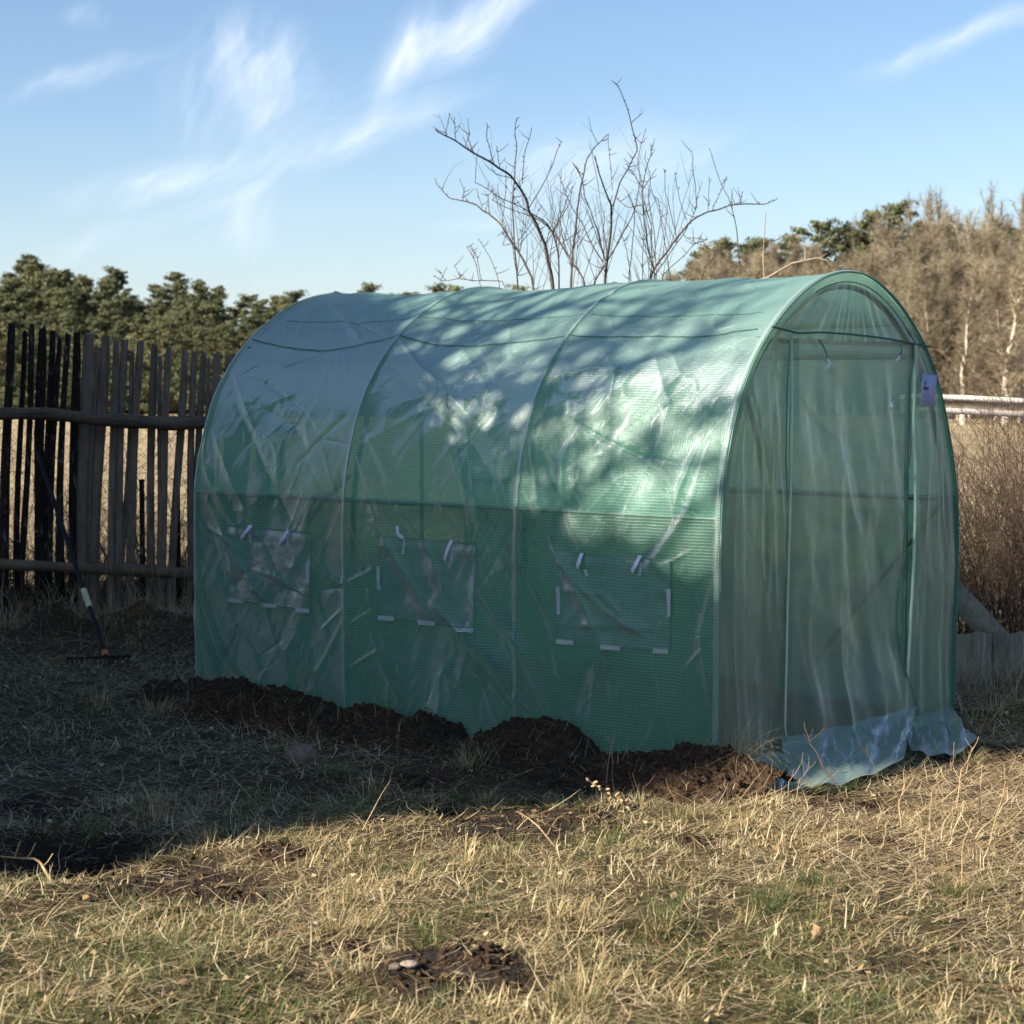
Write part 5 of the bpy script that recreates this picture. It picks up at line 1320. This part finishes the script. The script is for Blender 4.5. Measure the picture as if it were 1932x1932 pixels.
for pts, r, dy, w_i in LIMB:
    e, bt, bw_ = trees[w_i]; o = np.array(e.location); q = [tp(x, y, dy*0.6+0.25*k*0.25*(1 if dy > 0 else -1)) for k, (x, y) in enumerate(pts)]
    if pts[0][1] > 1040 and r >= 5:   # carry it down to the root
        rt = np.array([o[0], o[1], -0.1]); m = q[0]; q = [rt, rt*0.55+m*0.45+np.array([(m[0]-rt[0])*0.25, 0, 0])] + q
    q = np.array(q)-o; n = len(q); tt = np.linspace(0, n-1, n*4); P = np.stack([np.interp(tt, range(n), q[:, k]) for k in range(3)], -1)
    P[1:-1] = P[1:-1]*0.5+0.25*(P[:-2]+P[2:]); P += 0.006*np.stack([fbm(tt*1.7, r, 0, 2, 5), 0*tt, fbm(tt*1.7, r, 3, 2, 6)], -1)
    rr = r*0.29/FPX*TY*0.5; rad = np.linspace(rr*1.25, max(rr*0.35, 0.0022), len(P))
    (bt if r >= 12 else bw_).tube(P, rad, 7)
    # buds and side twiglets
    for k in range(int(len(P)*0.55)):
        i = rnd.randint(8 if n > 6 else 1, len(P)-1); 
        if P[i][2] < 1.9-0: continue
        d = np.array([rnd.gauss(0, 0.7), rnd.gauss(0, 0.4), rnd.uniform(0.1, 1)]); d /= np.linalg.norm(d); ln = rnd.choice([0.012, 0.012, 0.015, 0.02, 0.05, 0.09])
        bw_.tube([P[i], P[i]+d*ln*0.5, P[i]+d*ln+np.array([0, 0, ln*0.15])], np.array([0.003, 0.0022, 0.0013]), 4, cap=False)
    for k in range(7 if r >= 9 else 0):
        lo = [q_ for q_ in range(len(P)) if 1.7 < P[q_][2] < 2.5]
        if lo:
            i = rnd.choice(lo); twig(bw_, P[i], (rnd.gauss(0, 0.35), rnd.gauss(0, .3), 1), rnd.uniform(0.25, 0.65), 0.0027, 1, rnd, kids=2, gn=0.07, n=4, sides=3)
    for k in range(1 if r >= 8 else 0):
        i = rnd.randint(len(P)//2, len(P)-1); twig(bw_, P[i], (rnd.gauss(0, 0.5), rnd.gauss(0, .3), 1), rnd.uniform(0.1, 0.22), 0.003, 1, rnd, kids=1, gn=0.1)
for e, bt, bw_ in trees:
    if bt.V: bt.build('trunk', M_BARK, e, True)
    bw_.build('branches', M_BARK, e, True)
# pale low branch of a tree beyond
b = MB(); e = empty('pale_bare_tree', tuple(at(1405, 560, 16)*[1, 1, 0]), 'pale barked branch reaching right above the greenhouse ridge', 'tree')
o = np.array(e.location)
for pts, r in (([(1385, 560), (1420, 535), (1450, 523), (1495, 497), (1540, 487), (1562, 492)], 0.016), ([(1442, 525), (1440, 480), (1442, 445), (1445, 400)], 0.008), ([(1480, 505), (1492, 485)], 0.005), ([(1520, 491), (1519, 468)], 0.009), ([(1545, 488), (1560, 478)], 0.006), ([(1380, 560), (1380, 600)], 0.02)):
    b.tube(np.array([at(u, v, 16.0) for u, v in pts])-o, np.linspace(r, r*0.4, len(pts)), 6)
b.tube(np.array([at(1380, 590, 16.0)-o, [0.0, 0, 1.2], [0, 0, -0.1]]), 0.03, 7)
b.build('branches', M_PALEBR, e, True)
shrub('brown_shrub', 1.1, 2.1, 15.0, 16.5, 60, 1.75, 'tall brush of straight brown shoots behind the right part of the ridge', 21, 0.0055, lean=0.07)

# ------------------------------------------------------------------ far woods
def mat_leaf(name, stops):
    m, t, out = new_mat(name)
    a = t.add('ShaderNodeAttribute', attribute_name='tone').outputs['Fac']
    oi = t.add('ShaderNodeObjectInfo').outputs['Random']
    c = t.ramp(t.math('ADD', t.math('MULTIPLY', a, 0.62), t.math('MULTIPLY', oi, 0.38)), stops)
    principled(t, out, c, 0.8, spec=0.15, trans=0.25); return m
M_PINE = mat_leaf('pine_needles', [(0.0, (0.045, 0.060, 0.034)), (0.5, (0.115, 0.125, 0.062)), (1.0, (0.24, 0.22, 0.11))])
M_PINET = mat_plain('pine_trunk_bark', (0.09, 0.06, 0.042), 0.9, 0.1, var=0.3, sc_=2)
M_TWIGF = mat_leaf('far_bare_twigs', [(0.0, (0.11, 0.09, 0.060)), (0.5, (0.265, 0.220, 0.145)), (1.0, (0.52, 0.45, 0.31))])
M_BIRCH = mat_plain('pale_birch_bark', (0.50, 0.42, 0.34), 0.8, 0.2, var=0.3, sc_=3)


def pine_meshes(seed, H, Wd, n=10500, low=0.10):
    r = np.random.default_rng(seed); P = []; tn = []
    cl = []; nb = 95
    for k in range(nb):
        g = low+(1-low)*((k+r.random())/nb); rad = Wd*max(0.04, 1-((g-0.40)/0.62)**2)**0.75*(0.25+0.85*r.random()); a = r.random()*6.28
        cl.append((rad*np.cos(a)*0.8, rad*np.sin(a)*0.8, H*g, H*0.046*(0.4+1.0*r.random())*(1.35-0.75*g)))
    cl.append((0, 0, H*0.97, H*0.05)); V_, F_, A_ = [], [], []
    per = n//len(cl)
    for (x, y, z, s) in cl:
        d = r.normal(size=(per, 3)); d /= np.linalg.norm(d, axis=1)[:, None]; rr = s*(0.2+1.15*r.random((per, 1))**0.8)
        rad_ = np.array([x, y, 0.0]); rad_ /= np.linalg.norm(rad_)+1e-6
        off_ = d*rr*np.array([1.0, 1.0, 0.6]); off_ = off_+rad_*(off_@rad_)[:, None]*0.9+np.array([0, 0, 1])*((off_@rad_)*0.35)[:, None]
        c = np.array([x, y, z])+off_; nrm = d+0.5*r.normal(size=(per, 3)); nrm /= np.linalg.norm(nrm, axis=1)[:, None]
        t1 = np.cross(nrm, r.normal(size=(per, 3))); t1 /= np.linalg.norm(t1, axis=1)[:, None]; t2 = np.cross(nrm, t1); sz_ = (0.045+0.075*r.random((per, 1)))*(H/9)**0.5
        V_.append(np.stack([c+t1*sz_, c-t1*sz_*0.6+t2*sz_*0.8, c-t1*sz_*0.6-t2*sz_*0.8], 1).reshape(-1, 3)); A_.append(np.repeat(np.clip(r.normal(0.5, 0.2, per)+0.15*r.normal(), 0, 1), 3))
    V_ = np.concatenate(V_); F_ = np.arange(len(V_)).reshape(-1, 3)
    crown = mesh_np('pine_crown', V_, F_, M_PINE, {'tone': np.concatenate(A_)})
    b = MB(); b.tube([(0, 0, -1), (0.05, 0, H*0.5), (0, 0, H*0.95)], np.array([H*0.016, H*0.011, 0.02]), 6)
    for (x, y, z, s) in cl[::3]: b.tube([(0, 0, z-s), (x, y, z)], np.array([0.05, 0.02]), 3, cap=False)
    o = b.build('trunk', M_PINET); me = o.data; bpy.data.objects.remove(o)
    return crown, me


PM = [pine_meshes(s, H, W_) for s, H, W_ in ((1, 9.5, 2.6), (2, 8.5, 3.3), (3, 10.5, 2.5), (4, 7.0, 3.1), (5, 9.0, 1.7))]


def tree_of(name, meshes, x, y, s, rot, label, group, names, z=None):
    zz_ = float(ground_z(np.array(float(x)), np.array(float(y)))) if z is None else z
    e = empty(name, (x, y, zz_-0.1), label, 'tree', group); e.rotation_euler = (0, 0, rot); e.scale = (s, s, s*random.uniform(0.92, 1.08))
    for me, nm in zip(meshes, names): link(nm, me, e)
    return e


ORD = ['leftmost', 'second', 'third', 'fourth', 'fifth', 'sixth', 'seventh', 'eighth', 'ninth', 'tenth', 'eleventh', 'twelfth', 'thirteenth', 'fourteenth', 'fifteenth', 'sixteenth', 'seventeenth', 'eighteenth', 'nineteenth', 'twentieth']
def skyline(u, tbl): return float(np.interp(u, [p[0] for p in tbl], [p[1] for p in tbl]))


rnd = random.Random(31)
# left pine wood: rows going back, tops following the photographed skyline
SKL = [(-200, 500), (0, 508), (60, 500), (100, 506), (150, 520), (230, 528), (260, 545), (330, 540), (420, 545), (470, 560), (560, 545), (640, 552), (700, 550), (760, 548), (900, 552), (1100, 545), (1300, 520)]
PGR = 'pines of the far wood left of the greenhouse'
hts = [9.5, 8.5, 10.5, 7.0, 9.0]
def pine_at(u, Y, top_v, mi, label, group=PGR):
    x = (u-966)/FPX*Y; zt = EYE+(734-top_v-7)/FPX*Y; g0 = float(ground_z(np.array(x), np.array(float(Y)))); s = (zt-g0)/hts[mi]
    return tree_of('pine_tree', PM[mi], x, Y, max(0.3, s), rnd.uniform(0, 6.28), label, group, ('crown', 'trunk'), g0)
front = [(15, 96, 600, 1), (75, 99, 585, 3), (120, 97, 592, 1), (175, 95, 600, 3), (262, 98, 595, 1), (310, 95, 592, 3), (370, 97, 600, 1), (425, 95, 596, 3), (475, 99, 590, 1), (530, 97, 585, 3), (585, 100, 575, 1), (-40, 97, 590, 1), (-100, 97, 590, 3)]
for k, (u, Y, v, mi) in enumerate(sorted(front)): pine_at(u, Y, v, mi, ORD[k]+' bushy pine from the left in the front row of the wood above the pickets')
for k, (u, v, mi) in enumerate(sorted([(20, 522, 0), (65, 494, 2), (100, 497, 4), (120, 503, 4), (165, 518, 0), (222, 516, 0), (300, 528, 2), (336, 524, 2), (378, 524, 4), (415, 536, 4), (345, 560, 1), (560, 540, 0), (600, 548, 1), (515, 555, 3), (700, 541, 1), (742, 538, 1), (785, 545, 4), (830, 552, 4), (665, 552, 3)])):
    pine_at(u, 112+(k*7) % 9, v, mi, ORD[k]+' from the left of the taller pine tops against the sky in the left wood')
for row in range(3):
    for k in range(56):
        u = -640+k*35+rnd.uniform(-14, 14); Y = 103+row*9+rnd.uniform(-2, 2)
        pine_at(u, Y, skyline(u, SKL)+(44, 22, 8)[row]+rnd.uniform(-14, 12), rnd.choice([0, 1, 2, 3, 4, 2]), 'dark pine within the far left wood, its crown merging with its neighbours')


def bare_meshes(seed, H, Wd, nlimb, ntw, upright=0.7):
    r = random.Random(seed); b = MB(); b2 = MB()
    T = [np.array([0, 0, -1.0])]; d = np.array([r.gauss(0, .03), r.gauss(0, .03), 1.0])
    for k in range(8): d = d+np.array([r.gauss(0, .05), r.gauss(0, .05), 0]); T.append(T[-1]+d*(H+0.5)/8/np.linalg.norm(d)*0.97)
    T = np.array(T); b.tube(T, np.linspace(H*0.0135, 0.02, 9), 6)
    segs = []
    for k in range(nlimb):
        g = r.uniform(0.18, 0.97); i = g*8; i0 = int(i); p = T[i0]+(T[min(8, i0+1)]-T[i0])*(i-i0); a = r.uniform(0, 6.28); ln = Wd*(1.25-g*0.75)*r.uniform(0.6, 1.1)
        d = np.array([math.cos(a), math.sin(a), upright+0.6*r.random()]); d /= np.linalg.norm(d); P = [p]
        for q in range(4): d = d+np.array([r.gauss(0, .15), r.gauss(0, .15), r.gauss(0.1, .12)]); d /= np.linalg.norm(d); P.append(P[-1]+d*ln/4)
        b2.tube(P, np.linspace(0.045, 0.012, 5), 3, cap=False); segs.append(np.array(P))
    g = np.random.default_rng(seed); si = g.integers(0, len(segs), ntw); S_ = np.array(segs); f = g.random(ntw)**0.7*3.99; i0 = f.astype(int)
    p = S_[si, i0]+(S_[si, i0+1]-S_[si, i0])*(f-i0)[:, None]; d = g.normal(size=(ntw, 3))*np.array([1, 1, 0.7])+np.array([0, 0, 0.75]); d /= np.linalg.norm(d, axis=1)[:, None]
    ln = g.uniform(0.25, 0.9, ntw)[:, None]*(H/12); q = p+d*ln; sdv = np.cross(d, g.normal(size=(ntw, 3))); sdv /= np.linalg.norm(sdv, axis=1)[:, None]; wv = 0.009+0.010*g.random((ntw, 1))
    V_ = np.stack([p-sdv*wv, p+sdv*wv, q], 1).reshape(-1, 3)
    o = b2.build('limbs', M_TWIGF); nv = len(o.data.vertices); me0 = o.data; bpy.data.objects.remove(o)
    F3 = np.arange(len(V_)).reshape(-1, 3); tn = np.repeat(np.clip(g.normal(0.5, 0.22, ntw), 0, 1), 3)
    Vb = np.vstack(b2.V); Fb = np.vstack(b2.F[4])
    crown = mesh_np('bare_crown', np.vstack([V_, Vb]), [F3, Fb+len(V_)], M_TWIGF, {'tone': np.concatenate([tn, np.full(len(Vb), 0.4)])})
    o = b.build('trunk', M_BIRCH); tm = o.data; bpy.data.objects.remove(o)
    return crown, tm


BM = [bare_meshes(s, 12, W_, nl, nt, up) for s, W_, nl, nt, up in ((41, 3.4, 80, 6500, 0.9), (42, 2.6, 70, 5200, 1.5), (43, 4.2, 90, 7500, 0.7), (44, 2.4, 60, 1500, 1.8))]
SKR = [(1180, 560), (1240, 520), (1290, 490), (1310, 470), (1380, 452), (1420, 440), (1480, 450), (1560, 445), (1600, 440), (1680, 430), (1740, 395), (1800, 398), (1860, 400), (1932, 400), (2000, 390), (2100, 385)]
BGR = 'bare brown trees of the wood at the right'
def bare_at(u, Y, v, mi, label, group=BGR):
    x = (u-966)/FPX*Y; g0 = float(ground_z(np.array(x), np.array(float(Y)))); s = (EYE+(734-v)/FPX*Y-g0)/12.0
    return tree_of('bare_tree', BM[mi], x, Y, s, rnd.uniform(0, 6.28), label, group, ('crown', 'trunk'), g0)
for row in range(5):
    for k in range(26):
        u = 1180+k*36+rnd.uniform(-12, 12); Y = 97+row*8+rnd.uniform(-3, 3)
        top = skyline(u, SKR)+(105, 72, 46, 26, 14)[row]+rnd.uniform(-8, 22)
        bare_at(u, Y, top, rnd.choice([0, 1, 2, 0, 1]), 'bare brown tree merging into the wood behind the railed fence')
for k in range(20):  # undergrowth in front
    u = 1240+k*40+rnd.uniform(-12, 12); bare_at(u, 92+rnd.uniform(-3, 3), 640+rnd.uniform(-50, 40), rnd.choice([0, 2]), 'low bare undergrowth tree at the front edge of the right hand wood', 'undergrowth at the foot of the right wood')
for k, (u, v) in enumerate(sorted(((1640, 395), (1665, 380), (1700, 372), (1740, 352), (1755, 362), (1775, 358), (1800, 372), (1845, 380), (1870, 365), (1895, 350), (1915, 348), (1940, 345), (1970, 350), (1620, 405)))):
    ee = bare_at(u, 132+rnd.uniform(-3, 3), v, 3, ORD[k]+' from the left of the thin leafless treetops above the right wood', 'thin treetops above the right wood'); ee.scale[0] = ee.scale[1] = ee.scale[0]*0.85
for u, v, Y in ((1817, 545, 78), (1897, 510, 77), (1925, 560, 80), (1752, 640, 80)):
    e = bare_at(u, Y, v, 3, {1817: 'pale birch trunk standing clear right of the label', 1897: 'pale birch trunk near the right edge of the picture', 1925: 'pale birch cut by the right edge of the picture', 1752: 'short pale birch just above the white rail'}[u], 'pale birches at the edge of the right wood')
    e.scale[0] = e.scale[1] = e.scale[0]*2.3
# evergreens in the right skyline
for k, (u, v, mi) in enumerate(sorted(((1365, 428, 0), (1412, 420, 0), (1432, 416, 1), (1492, 412, 1), (1540, 418, 3), (1590, 408, 1), (1622, 402, 3), (1645, 404, 1), (1692, 392, 1), (1730, 398, 3), (1795, 392, 1), (1860, 398, 3), (1910, 392, 1), (1330, 450, 3), (1310, 470, 4), (1960, 392, 1)))):
    pine_at(u, 134+rnd.uniform(-2, 2), v+14, mi, ORD[k]+' from the left of the rounded green pine tops along the right skyline', 'pines among the right wood')
for u, v, l_ in ((1660, 560, 'upper'), (1668, 600, 'lower')):
    pine_at(u, 94, v, 4, l_+' small yellow green conifer among the bare trees right of the greenhouse arch', 'small conifers in the right wood')

# ------------------------------------------------------------------ unseen shed added left of the view, and a tree: they shade the plot
def SPT(s, tt_, z=0.0):   # s along the sun's ground direction, tt_ across it
    a = np.array([math.sin(SUN_AZ), math.cos(SUN_AZ)])*-1; n_ = np.array([-a[1], a[0]])
    p = a*s+n_*tt_; return np.array([p[0], p[1], z])
M_SHED = mat_wood('shed_board_wood', (0.06, 0.045, 0.033), (0.16, 0.12, 0.09), grain=(40, 40, 3)); M_FELT = mat_plain('roofing_felt', (0.05, 0.05, 0.052), 0.9, var=0.3, sc_=8)
TE = math.tan(SUN_EL); S0 = -3.2
tA = float((A0[:2]@np.array([-(-math.cos(SUN_AZ)), -math.sin(SUN_AZ)]))) if False else None
a2 = -np.array([math.sin(SUN_AZ), math.cos(SUN_AZ)]); n2_ = np.array([-a2[1], a2[0]])
tA = float(A0[:2]@n2_); sA = float(A0[:2]@a2)
def need(z_at, s_at): return z_at+(s_at-S0)*TE
e = empty('shade_shed', tuple(SPT(S0, tA+3)), 'unseen weathered board shed with a low felt roof, added to shade the plot', 'shed')
o = np.array(e.location)
prof_t = [(tA-0.12, 0.72), (tA+0.95, 0.80), (tA+1.6, 1.15), (tA+2.2, 1.75), (tA+3.2, 2.02), (tA+5.0, 2.15), (tA+8.5, 2.2)]  # wall top of the added shed, shaped by the shade height it should cast
def shed_z(tt_): return need(np.interp(tt_, [p[0] for p in prof_t], [p[1] for p in prof_t]), sA)
k = 0; tt_ = tA-0.12
while tt_ < tA+8.5:
    z1 = shed_z(tt_+0.08); c = SPT(S0, tt_+0.08)-o; ax = np.array([[n2_[0], n2_[1], 0], [a2[0], a2[1], 0], [0, 0, 1.0]])
    b = MB(); b.box((c[0], c[1], z1/2), (0.158, 0.024, z1), ax=ax); b.build('board', M_SHED, e); tt_ += 0.16; k += 1
for dd in (0, 2.4):
    pass
b = MB(); n = 24; V_ = []
for q in np.linspace(tA-0.2, tA+8.6, n):
    for s_, dz in ((-0.06, 0.01), (-2.6, 0.35), (-2.6, 0.42), (-0.06, 0.08)): V_.append(SPT(S0+s_+0.0, q, shed_z(q)-0.06+dz)-o)
i = np.arange(n-1)[:, None]*4; j = np.arange(4)[None]; q = (j+1) % 4
b.raw(np.array(V_), np.stack([i+j, i+q, i+4+q, i+4+j], -1).reshape(-1, 4)); b.build('roof', M_FELT, e)
b = MB()
for q in (tA-0.04, tA+8.4): c = SPT(S0-1.25, q)-o; z1 = shed_z(q)-0.02; b.box((c[0], c[1], z1/2), (0.03, 2.3, z1), ax=np.array([[n2_[0], n2_[1], 0], [a2[0], a2[1], 0], [0, 0, 1.0]]))
c = SPT(S0-2.45, tA+4.2)-o; b.box((c[0], c[1], 2.6), (8.5, 0.03, 5.2), ax=np.array([[n2_[0], n2_[1], 0], [a2[0], a2[1], 0], [0, 0, 1.0]])); b.build('side_wall', M_SHED, e)
# old bare tree over the shed: its limbs throw the dappled shade on the film
e = empty('old_apple_tree', tuple(SPT(S0+2.3, tA+3.0)), 'old spreading bare apple tree beside the shed left of the view', 'tree')
o = np.array(e.location); b, b2 = MB(), MB(); rnd = random.Random(77)
def big(p, d, ln, r, depth):
    P = [p]; d = np.array(d, float); d /= np.linalg.norm(d)
    for k in range(6):
        d = d+np.array([rnd.gauss(0, .20), rnd.gauss(0, .20), rnd.gauss(0.0, .14)]); d /= np.linalg.norm(d); P.append(P[-1]+d*ln/6)
    (b if depth > 2 else b2).tube(P, np.linspace(r, r*0.6, 7), 7 if depth > 1 else 4)
    if depth > 0:
        for k in range(5 if depth > 1 else 6):
            i = rnd.randint(2, 6); dd = d+np.array([rnd.gauss(0, .75), rnd.gauss(0, .75), rnd.gauss(0.05, .5)])
            big(P[i], dd, ln*rnd.uniform(0.5, 0.75), r*0.58, depth-1)
b.tube([(0, 0, -0.2), (0.03, 0, 1.0), (0.0, 0.02, 2.4)], np.array([0.19, 0.16, 0.15]), 10)
for k in range(6):
    q = -n2_*(1.4-k*0.55)+a2*rnd.uniform(-0.5, 0.5); big(np.array([0, 0.02, 2.2]), (q[0], q[1], 0.95+0.1*rnd.random()), 2.3, 0.085, 3)
for k in range(12):
    tq = tA-0.25+0.24*k+rnd.uniform(-.08, .08); zq = need(rnd.uniform(0.75, 1.5), sA)+(-0.9-S0)*-TE
    tgt = SPT(S0+2.3+rnd.uniform(-.6, .6), tq, zq)-o; st_ = np.array([0, 0.02, 2.2+0.05*k]); v_ = tgt-st_; L_ = np.linalg.norm(v_)
    tt_ = np.linspace(0, 1, 14); P_ = st_+tt_[:, None]*v_+np.stack([0.12*np.sin(tt_*7+k), 0.1*np.sin(tt_*5+k), 0.16*np.sin(tt_*math.pi*2+k)*tt_], -1)
    b.tube(P_, np.linspace(0.055, 0.022, 14), 7)
    for q in range(8): big(P_[rnd.randint(6, 13)], v_/L_+np.array([rnd.gauss(0, .6), rnd.gauss(0, .6), rnd.gauss(0.25, .6)]), rnd.uniform(0.5, 1.1), 0.022, 1)
b.build('trunk', M_BARK, e, True); b2.build('branches', M_BARK, e, True)
